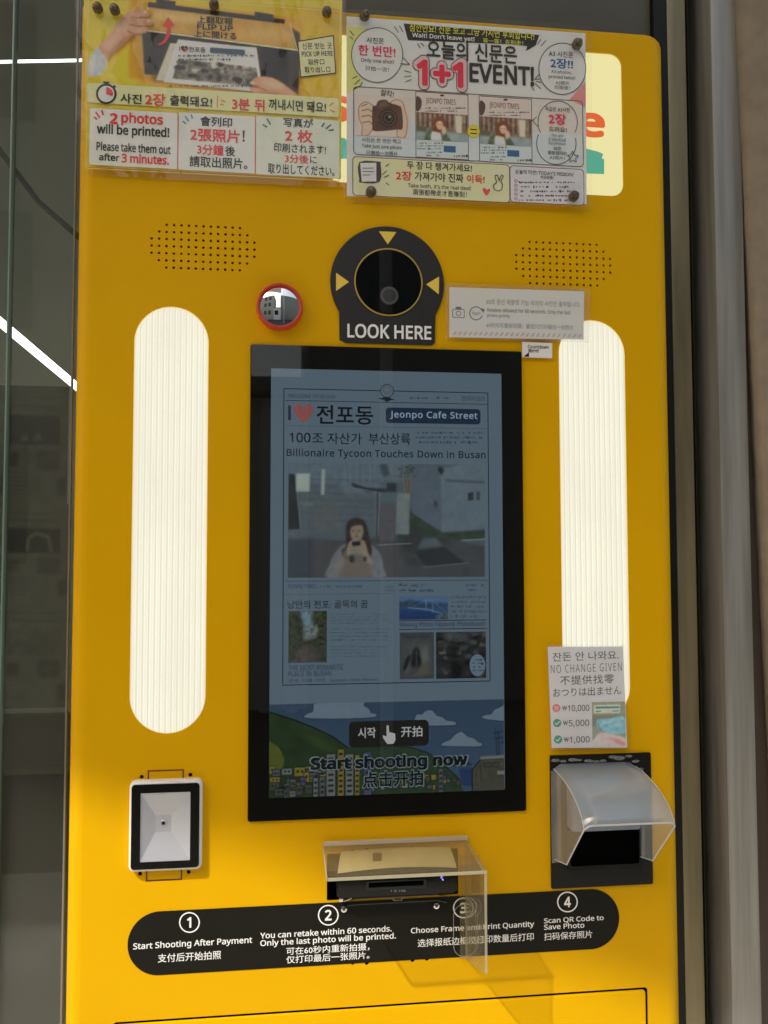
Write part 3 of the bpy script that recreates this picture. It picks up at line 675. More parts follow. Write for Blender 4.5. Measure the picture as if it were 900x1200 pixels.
for k in range(110):
    x, y = 511 + _nr.rand() * 58, 741 + _nr.rand() * 54; c = 14 + _nr.rand() ** 2 * 66; a, b_ = 1 + _nr.rand() * 4, .8 + _nr.rand() * 2.5
    p.poly([(x - a, y - b_), (x + a, y - b_), (x + a, y + b_), (x - a, y + b_)], (c, c * 1.03, c), .6, .75)
p.poly([(518, 741), (552, 741), (546, 752), (524, 750)], (70, 76, 76), 2, .7); p.poly([(529, 775), (540, 775), (540, 795), (528, 795)], (14, 16, 18), 1.5); p.grain(.25, 4).build('booth_picture', bez, S(2), emit=1.0)
disc('round_label', bez, 559.5, 779.5, 9.2, g(84, 100, 112), S(3), ry=12.8); scribble(bez, 554, 566, 771, 788, 4, INK2, S(4), seed=23)
# coloured town picture at the foot of the screen
p = Pic(315.4, 590.7, 822.5, 930.5, (42, 58, 74), .75)
def q(x, y): return (x, y + (x - 453) * .016)                 # the picture's own level
def tp(pts, *a, **k): return p.poly([q(x, y) for x, y in pts], *a, **k)
p.a *= (1 + .10 * (p.Y - 822) / 108)[..., None]
LNC = (16, 28, 42)
for cl in ([(357, 839), (359, 834), (365, 832), (366, 826), (371, 822), (421, 821), (424, 826), (430, 830), (433, 835), (438, 836), (436, 840), (400, 841)],
           [(484, 843), (487, 838), (493, 838), (497, 834), (505, 834), (510, 840), (517, 842), (522, 846), (532, 848), (531, 852), (505, 852), (486, 852)],
           [(516, 876), (518, 872), (526, 869), (532, 863), (540, 860), (547, 866), (554, 868), (560, 873), (564, 874), (562, 878), (540, 877.5)],
           [(564, 844), (568, 841), (575, 840), (579, 835), (586, 832), (596, 828), (596, 847), (576, 847)]):
    sm = smooth_px(cl, 5); p.line(sm + sm[:1], 1.5, LNC, .4); p.poly(sm, (86, 100, 112), .4)
hill = [(315, 831), (324, 834), (345, 841.5), (366, 850.5), (388, 861.5), (412, 880), (430, 905), (430, 931), (315, 935)]
p.poly(hill, (31, 45, 27), .4, mott=.18, sc=14); p.line(hill[:7], 1.4, (12, 22, 14), .4)
h2 = [(398, 880), (412, 873), (440, 872), (480, 877), (500, 884), (520, 900), (536, 915), (542, 931), (400, 931)]
p.poly(h2, (33, 47, 34), .5, mott=.12, sc=12); p.line(h2[2:7], 1.2, (14, 26, 20), .4)
for k in range(26):
    x = 318 + _nr.rand() * 95; y = 840 + (x - 318) * .5 + _nr.rand() * 30; p.line([(x, y), (x + 10, y + 5 + _nr.rand() * 3)], .9, (18, 32, 18), .5, .5)
p.poly([(352, 855), (376, 864), (400, 880), (386, 880), (360, 868)], (46, 60, 30), 3, .6); p.poly([(315, 864), (326, 872), (333, 886), (331, 897), (315, 902)], (66, 74, 28), .6, mott=.1)
p.poly([(524, 901), (533, 897), (548, 896), (552, 900)], (26, 42, 32), .5, mott=.2, sc=3); p.poly([(536, 903), (554, 903), (554, 925), (540, 924)], (30, 44, 74), 1)
TW = [(84, 88, 84), (66, 70, 68), (92, 86, 44), (56, 58, 78), (96, 88, 36), (52, 56, 48)]
for k in range(64):
    near = k < 40; wd = _nr.uniform(6, 12) * (1 if near else .6); ht = _nr.uniform(6, 11) * (1 if near else .6); x = _nr.uniform(315, 376) if near else _nr.uniform(426, 536); y = (894 + 30 * (k / 40.)) if near else _nr.uniform(908, 922)
    c = TW[_nr.randint(6)]; p.line([(x, y), (x + wd, y), (x + wd, y + ht), (x, y + ht), (x, y)], 1.5, (20, 24, 24), .35); p.poly([(x, y), (x + wd, y), (x + wd, y + ht), (x, y + ht)], c, .3, mott=.06)
    if near:
        for a in (.22, .62): p.poly([(x + wd * a, y + ht * .3), (x + wd * (a + .2), y + ht * .3), (x + wd * (a + .2), y + ht * .6), (x + wd * a, y + ht * .6)], (22, 26, 28), .3)
for x, wd, y, c in ((381, 10, 882, 0), (394, 7, 877, 4), (403, 9, 883, 0), (414, 5, 884, 4), (366, 5, 909, 0), (424, 9, 881, 3), (373, 6, 908, 1), (512, 5, 903, 1)):
    p.line([(x, y), (x + wd, y), (x + wd, 931), (x, 931), (x, y)], 1.6, (20, 24, 24), .35); p.poly([(x, y), (x + wd, y), (x + wd, 932), (x, 932)], TW[c], .3, mott=.05)
    yy = y + 4
    while yy < 926: p.poly([(x + wd * .2, yy), (x + wd * .8, yy), (x + wd * .8, yy + 2.6), (x + wd * .2, yy + 2.6)], (22, 26, 30), .4); yy += 6.2
rf = [(552, 931), (552, 906), (562, 894), (592, 893), (592, 931)]
p.poly(rf, (56, 57, 48), .4, mott=.1); p.line(rf, 1.2, (18, 22, 24)); p.poly([(562, 890), (592, 889), (592, 893), (562, 894)], (90, 94, 88), .4)
for x in (567, 577): p.line([(x, 898), (x + 7, 898), (x + 7, 903), (x, 903), (x, 898)], .8, (26, 28, 26), .3)
p.poly([(582, 908), (592, 908), (592, 912), (582, 912)], (96, 98, 92), .4); p.line([(556, 908), (562, 900), (563, 920)], 1, (26, 30, 26), .4, .7)
for l_ in ([(580.5, 857), (582, 889)], [(584, 860), (584.5, 889)], [(577, 863), (592, 861)], [(578, 869), (592, 868)], [(587, 875), (592, 872)]): p.line(l_, 1.0, (24, 30, 42), .35)
p.grain(.03, 5).build('town_picture', bez, S(1), emit=1.0)
rect('start_button', bez, 409, 502.5, 844.5, 875, g(24, 24, 23), S(13), .006)
PALE = g(150, 152, 150)
text(bez, '시작', 419.5, 440.5, 852.5, 865, PALE, S(14), .03); text(bez, '开拍', 470, 495, 851, 863.5, PALE, S(14), .03)
pxpoly('pointing_hand', bez, [[(453, 850), (455.5, 850), (456, 858), (463, 859.5), (463.5, 867), (461, 871.5), (454, 872), (449, 865), (448.5, 861.5), (453, 863)]], PALE, S(14))
OUT = g(96, 106, 104)
text(bez, 'Start shooting now', 364, 548, 884.5, 903.5, OUT, S(13), .065, grow=.035)
text(bez, 'Start shooting now', 364, 548, 884.5, 903.5, g(13, 20, 26), S(14), .052)
text(bez, '点击开拍', 425, 496, 903.5, 922, OUT, S(13), .06, grow=.035)
text(bez, '点击开拍', 425, 496, 903.5, 922, g(13, 20, 26), S(14), .06)
flat('front_glass', bez, [rrect(SCR[0] + .001, SCR[1] - .001, SCR[2] + .001, SCR[3] - .001, .0025, 4)], GLASSY, S(17))

# ---- QR / barcode scanner
YS = -.010
sb = box_px(150.8, 236.5, 915, 1021, YS)
fb = (sb[0] + .003, sb[1] - .003, sb[2] + .0035, sb[3] - .0035)
ib = box_px(164.5, 223, 928.5, 1009, YS)
scn = None
bm = bmesh.new(); O6 = []
for ins, y in ((0, 0), (0, YS + .003), (.0009, YS + .0009), (.003, YS)):
    O6.append([bm.verts.new((x, y, z)) for x, z in rrect(sb[0] + ins, sb[1] - ins, sb[2] + ins, sb[3] - ins, .0065 - ins * .5, 6)])
O6.append([bm.verts.new((x, YS, z)) for x, z in rrect(ib[0] - .0005, ib[1] + .0005, ib[2] - .0005, ib[3] + .0005, .0007, 6)])
for a, b_ in zip(O6, O6[1:]):
    for k in range(len(a)): j = (k + 1) % len(a); bm.faces.new((a[k], a[j], b_[j], b_[k]))
bmesh.ops.recalc_face_normals(bm, faces=bm.faces)
scn = bm_obj('scanner', bm, WHITEP, kiosk, True, 50)
ring('scanner_bezel', scn, rrect(*fb, .004, 4), rrect(*ib, .0006, 4), YS - .0012, YS - .0002, GLOSSBLACK)
# funnel-shaped reflector seen through the scanner's window
bm = bmesh.new(); cxs, czs = P(194.5, 957, .02); 
O = [(ib[0], ib[2]), (ib[1], ib[2]), (ib[1], ib[3]), (ib[0], ib[3])]
hw, hh = .0095, .0085; I = [(cxs - hw, czs - hh - .003), (cxs + hw, czs - hh - .003), (cxs + hw, czs + hh), (cxs - hw, czs + hh)]
o_ = [bm.verts.new((x, YS - .0004, z)) for x, z in O]; i_ = [bm.verts.new((x, -.0015, z)) for x, z in I]
for k in range(4): j = (k + 1) % 4; bm.faces.new((o_[k], o_[j], i_[j], i_[k]))
bm.faces.new(i_)
SILV = pm('reflector_grey', (.56, .57, .63), rough=.28, spec=.6, metal=.3)
bm_obj('reflector', bm, SILV, scn)
flat('scanner_eye', scn, [ell(cxs, czs - .001, .0021, .0021, 16)], DARK, -.0019)
tube('eye_ring', scn, [(cxs + .0034 * math.cos(a), -.0017, czs - .001 + .0034 * math.sin(a)) for a in [2 * math.pi * k / 16 for k in range(17)]], .0004, SILV, 5, False)
flat('scanner_window', scn, [[(ib[0], ib[2]), (ib[1], ib[2]), (ib[1], ib[3]), (ib[0], ib[3])]], clear('scan_glass', haze_amt=.02, ior=1.5, rough=.02), YS - .0008)
RUST = pm('red_brown_slit', (.16, .03, .01), rough=.7)
for x0, x1, ya, yb_, top in ((173, 215.5, 902, 918, 1), (171, 213.5, 1012, 1032, 0)):
    l, r, b, t = box_px(x0, x1, ya, yb_); q = .0017
    P1 = [[(l, b), (l + q, b), (l + q, t), (l, t)], [(r - q, b), (r, b), (r, t), (r - q, t)]]
    P1.append([(l + q, t - q), (r - q, t - q), (r - q, t), (l + q, t)] if top else [(l + q, b), (r - q, b), (r - q, b + q), (l + q, b + q)])
    flat('cut_slit', kiosk, P1, RUST, -.0003)

# ---- instruction band
bb = (P(149.5, 1110)[0], P(725.5, 1078)[0], (P(180, 1141.5)[1] + P(690, 1113.5)[1]) / 2, (P(190, 1068)[1] + P(690, 1041.5)[1]) / 2)
bnd = flat('instruction_band', kiosk, [rrect(*bb, .043, 16)], BLACKV, -.0006)
WT = ink((222, 222, 214))
for n_, x, y in (('1', 222, 1081), ('2', 384.7, 1072.5), ('3', 543, 1064), ('4', 665, 1057)):
    circ('number_ring', bnd, x, y, 12.2, 1.5, WT, -.0009); text(bnd, n_, x - (2.9 if n_ == '1' else 4), x + (2.2 if n_ == '1' else 4), y - 6.3, y + 6.3, WT, -.0009, .035)
for s, x0, x1, yt, yb_, bo in (('Start Shooting After Payment', 156, 295.5, 1101.2, 1111, .02), ('支付后开始拍照', 185, 259, 1116, 1126, .018),
        ('You can retake within 60 seconds.', 305, 459, 1088.6, 1095.8, .02), ('Only the last photo will be printed.', 305, 464, 1097.2, 1106.4, .02),
        ('可在60秒内重新拍摄，', 335.5, 433, 1107.6, 1116.6, .018), ('仅打印最后一张照片。', 335.5, 433, 1117.6, 1126.4, .018),
        ('Choose Frame and Print Quantity', 481.5, 626, 1083.2, 1091.8, .02), ('选择报纸边框及打印数量后打印', 489.5, 625.5, 1096.8, 1106, .018),
        ('Scan QR Code to', 637.5, 707.5, 1074, 1081.4, .02), ('Save Photo', 637.5, 684.8, 1082, 1088.4, .02), ('扫码保存照片', 637.5, 694, 1091.8, 1100.6, .018)):
    text(bnd, s, x0, x1, yt, yb_, WT, -.0009, bo)

# ---- ticket printer in its cut-out
bezel = (SLOT[0], SLOT[1], SLOT[2], SLOT[3])
tray = boxo('printer_recess', kiosk, SLOT[0] - .004, SLOT[1] + .004, .040, .044, SLOT[2] - .006, SLOT[3] + .004, DARK)
YP = -.020
pl, pr_, pb, pt = box_px(394.5, 536, 1004, 1050, YP)
GOLD = pm('gold_beige_plastic', (.72, .60, .30), rough=.22, spec=.8, noise=.06, nscale=60)
prn = prism('printer', kiosk, rrect(pl, pr_, pb, pt - .016, .005, 5), YP, .03, GLOSSBLACK, .002, 2)
# domed gold lid: an arc over the front, sloping back
bm = bmesh.new(); rows = []
NX = 14
for k in range(7):
    f = k / 6; y = YP - .001 + f * .019; z = pt - .0165 + .019 * math.sin(f * math.pi / 2)
    rows.append([bm.verts.new((pl + .001 + (pr_ - pl - .002) * i / NX + (0.006 * f if i == 0 else -.006 * f if i == NX else 0), y, z + .004 * math.sin(math.pi * i / NX) * (1 - .4 * f))) for i in range(NX + 1)])
for a, b_ in zip(rows, rows[1:]):
    for i in range(NX): bm.faces.new((a[i], a[i + 1], b_[i + 1], b_[i]))
lid = bm_obj('printer_lid', bm, GOLD, prn, True)
sl_ = box_px(429, 499, 1031, 1041, YP)
ring('paper_slot', prn, rrect(*sl_, .002, 3), rrect(sl_[0] + .003, sl_[1] - .003, sl_[2] + .003, sl_[3] - .001, .001, 3), YP - .003, YP - .0001, pm('satin_black', (.02, .021, .023), rough=.22))
flat('slot_opening', prn, [[(sl_[0] + .002, sl_[2] + .002), (sl_[1] - .002, sl_[2] + .002), (sl_[1] - .002, sl_[3]), (sl_[0] + .002, sl_[3])]], DARK, YP - .0006)
scribble(prn, 458, 476, 1041.8, 1045.8, 1, ink((150, 150, 145)), YP - .0008, seed=91)
boxo('paper_strip', lid, pl + .045, pl + .056, YP + .004, YP + .006, pt - .008, pt + .004, pm('brown_strip', (.12, .07, .03), rough=.5), .0005)
disc('status_light', prn, 517.5, 1028, 1.3, glow((120, 110, 255), 1.6, 'blue_led'), YP - .0008, ry=2)
disc('status_light', prn, 519, 1031, .8, glow((230, 230, 255), 1.2, 'white_led'), YP - .0008)
# front flap bar of the printer
for yy in (1050.5, 1057.5):
    l, r, b, t = box_px(410 if yy < 1055 else 407, 520, yy - .5, yy + .5, -.004)
    tube('wire_bar', prn, [(l, -.0035, b - (.001 if yy > 1055 else .003)), (l + .006, -.0035, b), (r - .008, -.0035, b), (r + .004, -.0035, b - .003)], .0006, pm('grey_wire', (.10, .10, .095), rough=.3, metal=.6), 6)
l, r, b, t = box_px(459, 473, 1051, 1055.5, -.003)
flat('print_mark', prn, [[(l, t), (l + .003, t - .001), (l + .003, b + .001), (r - .003, b + .001), (r - .003, t - .001), (r, t), (r - .002, b), (l + .002, b)]], ink((130, 130, 124)), -.0032)
# mounting screws and bracket
for x, y in ((403, 1065.5), (511.5, 1061.5)):
    X, Z = P(x, y, -.003); 
    s_ = prism('screw', kiosk, hole8(X, Z, .0041, 16), -.004, -.0006, CHROME, .0012, 2)
    flat('screw_socket', s_, [hole8(X, Z, .0018, 6)], pm('socket', (.05, .05, .045), rough=.5), -.0043)
X, Z = P(399, 1051, -.006)
br = boxo('bracket', kiosk, X - .002, X + .003, -.012, -.0007, Z - .004, Z + .003, CHROME, .0008)
l, z = P(403, 1056, -.006); l2, z2 = P(414, 1051.5, -.006)
tube('bracket_wire', br, [(l, -.006, z), (l2, -.006, z2)], .0009, CHROME, 8)

# ---- clear acrylic hood over the printer
ACR = clear('clear_acrylic', haze=(.82, .72, .50), haze_amt=.09, tint=(.93, .92, .87), ior=1.45, rough=.02, gloss=.8, wav=.02)
EDGE = clear('acrylic_edge', haze=(.85, .80, .62), haze_amt=.55, tint=(.9, .9, .85), ior=1.5, rough=.15)
hood = bpy.data.objects.new('printer_hood', None); COL.objects.link(hood); hood.parent = kiosk
HD = .106; xl, xr = P(379, 990)[0], P(547, 984)[0]; zt_ = (P(379, 989)[1] + P(547, 984)[1]) / 2
zbk = P(546, 1122)[1]; fr_ = P(564, 1141, -HD); zfr = fr_[1]
hood.location = Vector(((xl + xr) / 2, 0, zt_)) - origin_of(kiosk)
TH = .003
boxo('hood_top', hood, xl, xr, -HD, -.0010, zt_ - TH, zt_, ACR)
def side_plate(name, x0, x1):
    prof = [(-.0012, zt_ - TH - .0002), (-HD + .0002, zt_ - TH - .0002), (-HD + .0002, zfr), (-.0012, zbk)]
    bm = bmesh.new(); A = [bm.verts.new((x0, y, z)) for y, z in prof]; B = [bm.verts.new((x1, y, z)) for y, z in prof]
    bm.faces.new(A); bm.faces.new(list(reversed(B)))
    for i in range(4): j = (i + 1) % 4; f = bm.faces.new((A[j], A[i], B[i], B[j])); f.material_index = 1
    bmesh.ops.recalc_face_normals(bm, faces=bm.faces)
    return bm_obj(name, bm, [ACR, EDGE], hood)
side_plate('hood_side', xr - TH, xr)
# front and top rims catch the light
boxo('hood_rim', hood, xl, xr, -HD - .0016, -HD - .0002, zt_ - TH, zt_ + .0003, EDGE)
boxo('hood_rim', hood, xl, xr + .0002, -.0062, -.0012, zt_ + .0002, zt_ + .0050, clear('frosted_tape', haze=(.8, .78, .70), haze_amt=.75, rough=.3), .0008)
boxo('hood_rim', hood, xl - .0016, xl - .0002, -HD, -.001, zt_ - TH, zt_ + .0002, EDGE)
# the bent tab with its slotted hole on the kiosk face
tb = box_px(531, 558, 1059, 1121, -.003)
tab = flat('hood_tab', hood, [[(SLOT[1] + .001, zbk - .001), (xr + .016, zbk - .001), (xr + .016, zt_ - .02), (SLOT[1] + .001, zt_ - .02)]], clear('tab_acrylic', haze=(.80, .66, .36), haze_amt=.13, tint=(.92, .90, .84), ior=1.45), -.0032)
A = rrect(*tb, .014, 8); B = rrect(tb[0] + .0009, tb[1] - .0009, tb[2] + .0009, tb[3] - .0009, .0131, 8)
flat('tab_slot', tab, [[A[i], A[(i + 1) % len(A)], B[(i + 1) % len(A)], B[i]] for i in range(len(A))], EDGE, -.0036)

# ---- bill acceptor and its milky plastic hood
bp_ = box_px(644.5, 763, 883, 1038)
acc = prism('bill_acceptor', kiosk, rrect(bp_[0], bp_[1], bp_[2], bp_[3], .002, 3), -.0032, -.0010, pm('satin_black_plate', (.007, .007, .006), rough=.45, spec=.25), .0007, 2)
mo = box_px(664, 751, 970, 1018, -.012)
ring('bill_mouth', acc, rrect(*mo, .004, 4), rrect(mo[0] + .004, mo[1] - .004, mo[2] + .006, mo[3] - .003, .003, 4), -.016, -.0032, GLOSSBLACK)
flat('bill_slot', acc, [[(mo[0] + .004, mo[2] + .006), (mo[1] - .004, mo[2] + .006), (mo[1] - .004, mo[3] - .003), (mo[0] + .004, mo[3] - .003)]], DARK, -.0065)
mb = box_px(668, 748, 905, 972, -.02)
boxo('bill_housing', acc, mb[0], mb[1], -.028, -.0033, mb[2], mb[3] - .01, pm('grey_housing', (.20, .24, .31), rough=.3), .004)
hl, hr = P(648, 940)[0] , P(744, 940)[0]
zt2 = P(700, 893)[1]; zlip = P(738, 966, -.117)[1]; zlow = P(712, 1011, -.05)[1]; zbk2 = P(700, 1003, 0)[1]
MILK = clear('milky_plastic', haze=(.74, .87, 1.0), haze_amt=.42, tint=(.94, .97, 1), ior=1.55, rough=.05, gloss=2.0, wav=.03)  # milky haze, its blue tint painted for the reflected sky
MILK2 = clear('milky_side', haze=(.85, .88, .90), haze_amt=.26, tint=(.95, .96, .95), ior=1.45, rough=.1)
MRIM = clear('plastic_rim', haze=(.92, .95, 1), haze_amt=.85, rough=.2)
prof = [(-.0034, zt2)]
for k in range(1, 13):
    a = R(90 * k / 12 * .92); prof.append((-.0034 - .1136 * math.sin(a) / math.sin(R(82.8)), zlip + (zt2 - zlip) * (math.cos(a) - math.cos(R(82.8))) / (1 - math.cos(R(82.8)))))
bm = bmesh.new(); NX = 12; rows = []
cr = .010
for (y, z) in prof:
    row = []
    for i in range(NX + 1):
        u = i / NX; x = hl + (hr - hl) * u; e = min(u, 1 - u) * (hr - hl); dz = (cr - math.sqrt(max(cr * cr - (cr - e) ** 2, 0))) if e < cr else 0
        row.append(bm.verts.new((x, y + dz * .5, z - dz * .6)))
    rows.append(row)
for a, b_ in zip(rows, rows[1:]):
    for i in range(NX): bm.faces.new((a[i + 1], a[i], b_[i], b_[i + 1]))
hd = bm_obj('bill_hood', bm, MILK, acc, True)
for x in (hl, hr):
    pts = [(y + .003 * 0, z - cr * .6) for y, z in prof] + [(-.05, zlow), (-.0034, zbk2)]
    bm = bmesh.new(); A = [bm.verts.new((x, y + (.005 if k < len(prof) else 0), z)) for k, (y, z) in enumerate(pts)]; bm.faces.new(A)
    bm_obj('hood_cheek', bm, MILK2, hd)
    ly, lz = prof[-1]
    tube('hood_rim', hd, [(x, ly + .005, lz - cr * .6), (x, -.05, zlow)], .0010, MRIM, 8)
    tube('hood_rim', hd, [(x, -.05, zlow), (x, -.006, zbk2)], .0008, MRIM, 8)
    q = [(x, y + .005, z - cr * .6) for y, z in prof]
    tube('hood_rim', hd, q, .0006, MRIM, 6)
ly, lz = prof[-1]
row = []
for i in range(25):
    u = i / 24; e = min(u, 1 - u) * (hr - hl); dz = (cr - math.sqrt(max(cr * cr - (cr - e) ** 2, 0))) if e < cr else 0
    row.append((hl + (hr - hl) * u, ly + dz * .5, lz - dz * .6))
tube('hood_rim', hd, row, .0011, MRIM, 8)
for x0, x1 in ((hl - .004, hl + .009), (hr - .006, hr + .010)):
    l, r, b, t = x0, x1, zbk2 - .004, zt2 - .008
    boxo('hood_flange', hd, l, r, -.0062, -.0036, b, t, clear('flange_plastic', haze=(.62, .64, .66), haze_amt=.30, rough=.15), .001)
bl = [random.uniform(-1, 1) for _ in range(40)]
for i in range(11):
    X, Z = P(652 + i * 9.5 + bl[i] * 2, 891.5 + bl[i + 12] * 1.2 + (-4 if 7 <= i <= 9 else 0), -.006)
    bm = bmesh.new(); bmesh.ops.create_icosphere(bm, subdivisions=2, radius=.0035 + .0012 * bl[i + 5])
    bmesh.ops.scale(bm, vec=(1.9, .5, .7), verts=bm.verts); bmesh.ops.translate(bm, vec=(X, -.0052, Z), verts=bm.verts)
    bm_obj('glue_blob', bm, clear('hot_glue', haze=(.7, .73, .76), haze_amt=.28, rough=.12, ior=1.45), hd, True)

# ================================================================== THINGS STUCK ON THE KIOSK
FILM = clear('laminating_film', haze=(.85, .84, .80), haze_amt=.03, tint=(.995, .995, .99), ior=1.45, rough=.07, gloss=1.0, wav=.35, wscale=14)
def film(parent, quad, Y, nx=20, nz=14, amp=.0010, mat=FILM, seed=0):
    """a wavy sheet through four pixel corners: TL, TR, BR, BL"""
    q = [Vector(P(x, y, Y)) for x, y in quad]; rn_ = random.Random(seed); ph = [rn_.uniform(0, 6) for _ in range(6)]
    bm = bmesh.new(); g_ = []
    for j in range(nz + 1):
        for i in range(nx + 1):
            u, v = i / nx, j / nz; p = (q[0] * (1 - u) + q[1] * u) * (1 - v) + (q[3] * (1 - u) + q[2] * u) * v
            wv = math.sin(u * 9 + ph[0] + v * 3) * .4 + math.sin(v * 11 + ph[1] + u * 5) * .35 + math.sin((u + v) * 21 + ph[2]) * .25
            edge = (1 - min(u, 1 - u, v, 1 - v) * 8) if min(u, 1 - u, v, 1 - v) < .125 else 0
            g_.append(bm.verts.new((p.x + math.sin(v * 23 + ph[3]) * .0004, Y - abs(wv) * amp - edge * amp, p.y + math.sin(u * 25 + ph[4]) * .0004)))
    for j in range(nz):
        for i in range(nx):
            a = j * (nx + 1) + i; bm.faces.new((g_[a + nx + 1], g_[a + nx + 2], g_[a + 1], g_[a]))
    return bm_obj('laminate', bm, mat, parent, True)
def sheet(parent, quad, Y, mat, name='paper', th=.0006):
    q = [P(x, y, Y) for x, y in quad]; return prism(name, parent, list(reversed(q)), Y, Y + th, mat, smooth=False)
def standoff(parent, x, y, Y, r_=.0062):
    X, Z = P(x, y, Y)
    s = prism('fastener', parent, hole8(X, Z, r_, 18), Y - .007, Y, pm('bronze_plastic', (.10, .075, .05), rough=.25, spec=.6), .002, 2)
    prism('fastener_cap', s, hole8(X + .001, Z - .0006, r_ * .55, 14), Y - .012, Y - .0071, pm('bronze_cap', (.16, .12, .085), rough=.2, metal=.5), .0015, 2)

# ---- left poster
Y1 = -.010
def T1(k): return Y1 - .0002 * k
p1 = thing('pickup_poster', 'laminated yellow poster at the top left showing hands taking a printed newspaper from a slot', 'poster', (*[P(250, 200)[0]], Y1, P(250, 208)[1]))
sheet(p1, [(98, -25), (401, -4), (399.5, 209.5), (101, 195)], Y1, mottled('poster_yellow', [(222, 174, 40), (230, 184, 50), (214, 166, 34)], 14))
SK = ink((200, 150, 118)); SKD = ink((168, 112, 82)); RED = ink((196, 46, 44)); BK = ink((30, 28, 24)); WH = ink((214, 208, 196)); SLV = ink((176, 180, 182))
p = Pic(101.5, 398, 0, 108, (226, 176, 36))
p.a *= (1 + .05 * np.sin((p.X - 100) / 60))[..., None]; p.a = p.a + (p.noise(60) * 8)[..., None]
p.poly([(150, 6), (352, 14), (352, 104), (150, 98)], (196, 146, 38), 1.5, mott=.06, sc=30); p.poly([(160, 34), (352, 46), (352, 110), (160, 104)], (176, 130, 34), 3, .6)
p.poly([(164, 36), (350, 48), (348, 98), (168, 92)], (34, 30, 26), .8, mott=.12, sc=12); p.poly([(338, 25), (350, 32), (348, 104), (336, 98)], (52, 42, 30), 1)
p.poly([(170, 14), (338, 22), (346, 52), (164, 40)], (190, 146, 60), .6, mott=.10, sc=22); p.poly([(180, 18), (250, 20), (240, 30), (178, 28)], (226, 196, 130), 3, .6); p.poly([(290, 28), (340, 30), (342, 44), (280, 42)], (212, 176, 108), 4, .6)
p.line([(164, 41), (346, 52)], 1.6, (232, 216, 176), .5); p.line([(171, 14), (164, 41)], 1.2, (224, 204, 150), .5); p.line([(338, 22), (347, 52), (352, 60)], 1.4, (210, 186, 130), .6)
p.poly([(171, 8), (332, 17), (331, 22), (171, 14)], (36, 32, 28), .5); p.poly([(180, 3), (203, 5), (202, 12), (180, 11)], (44, 42, 40), .5); p.poly([(296, 10), (318, 12), (318, 19), (296, 18)], (44, 42, 40), .5)
p.poly([(176, 99), (193, 56), (300, 56), (308, 107)], (60, 50, 36), 3, .7)
p.poly([(181, 98), (197, 54), (298, 52), (306, 105)], (190, 184, 168), .5); p.poly([(190, 100), (206, 49), (298, 53), (306, 104)], (214, 210, 200), .5, mott=.03)
p.poly([(200, 95), (207, 72), (298, 76), (302, 99)], (120, 114, 104), .5, mott=.5, sc=7)
for k in range(60):
    x = 204 + _nr.rand() * 92; y = 75 + _nr.rand() * 20; c = 18 + (_nr.rand() ** 2) * 200; p.ell(x, y, 1.5 + _nr.rand() * 5, 1 + _nr.rand() * 2.5, (c, c * .96, c * .9), .8, .8)
hand = [(113, 70), (118, 60), (129, 47), (137, 33), (148, 22), (158, 17), (168, 17), (173, 21), (171, 25), (164, 25), (160, 28), (170, 27), (176, 31), (174, 35), (164, 36), (158, 38), (168, 38), (171, 42), (166, 45), (156, 46), (149, 53), (141, 62), (130, 71), (124, 78)]
sm = smooth_px(hand, 4); p.poly([(x + 2, y + 2.5) for x, y in sm], (70, 48, 20), 2, .5); p.poly(sm, (192, 142, 112), .7, mott=.05, sc=8)
p.poly([(118, 62), (130, 50), (140, 38), (150, 28), (150, 38), (140, 50), (128, 66)], (214, 168, 140), 3, .8, curve=4); p.poly([(124, 76), (134, 68), (146, 56), (156, 46), (150, 48), (136, 60)], (156, 104, 76), 2, .7, curve=4)
for l_ in ([(152, 27), (160, 27.5), (172, 26)], [(150, 36), (160, 37), (174, 36)], [(148, 44), (156, 46)]): p.line(l_, 1.0, (140, 88, 64), .6)
p.ell(172, 29.5, 2.4, 1.5, (222, 180, 160), .6); p.ell(168, 20, 2.2, 1.4, (222, 180, 160), .6)
p.poly([(103, 98), (104, 82), (109, 70), (114, 65), (124, 77), (124, 88), (117, 97)], (180, 186, 188), .8, mott=.06, sc=5, curve=4); p.poly([(104, 96), (106, 82), (111, 72), (112, 84), (110, 96)], (206, 210, 210), 1.5, .8)
h2 = [(290, 95), (296, 89), (305, 86), (318, 87), (332, 94), (345, 104), (349, 112), (330, 113), (316, 112), (305, 107), (296, 106), (290, 101), (297, 99), (303, 98), (296, 97)]
p.poly([(x + 1.5, y + 2) for x, y in smooth_px(h2, 4)], (60, 40, 20), 1.8, .5); p.poly(smooth_px(h2, 4), (204, 152, 116), .7, mott=.05, sc=8); p.poly([(304, 89), (318, 89), (332, 96), (322, 99), (308, 95)], (224, 178, 146), 2, .8, curve=4); p.poly([(300, 104), (318, 110), (340, 111), (330, 106), (312, 103)], (168, 112, 82), 2, .7, curve=4); p.line([(292, 99), (303, 99.5), (310, 102)], .9, (150, 92, 68), .6); p.ell(294, 94.5, 2.6, 1.5, (230, 188, 168), .6)
p.grain(.03, 3).build('pickup_picture', p1, T1(2))
text(p1, '上翻取報', 231, 273, 19.5, 28, BK, T1(5), .03); text(p1, 'FLIP UP', 231, 273, 28.8, 35.5, BK, T1(5), .03); text(p1, '上に開ける', 227, 277, 36.5, 45, BK, T1(5), .03)
pxpoly('red_arrow', p1, [smooth_px([(184, 51), (192, 47), (195, 38), (195.5, 31)], 4)[:13] + [(190, 31), (197, 20), (204.5, 30), (200.5, 30.5), (199.5, 41), (194, 50), (187, 53.5)]], RED, T1(6))
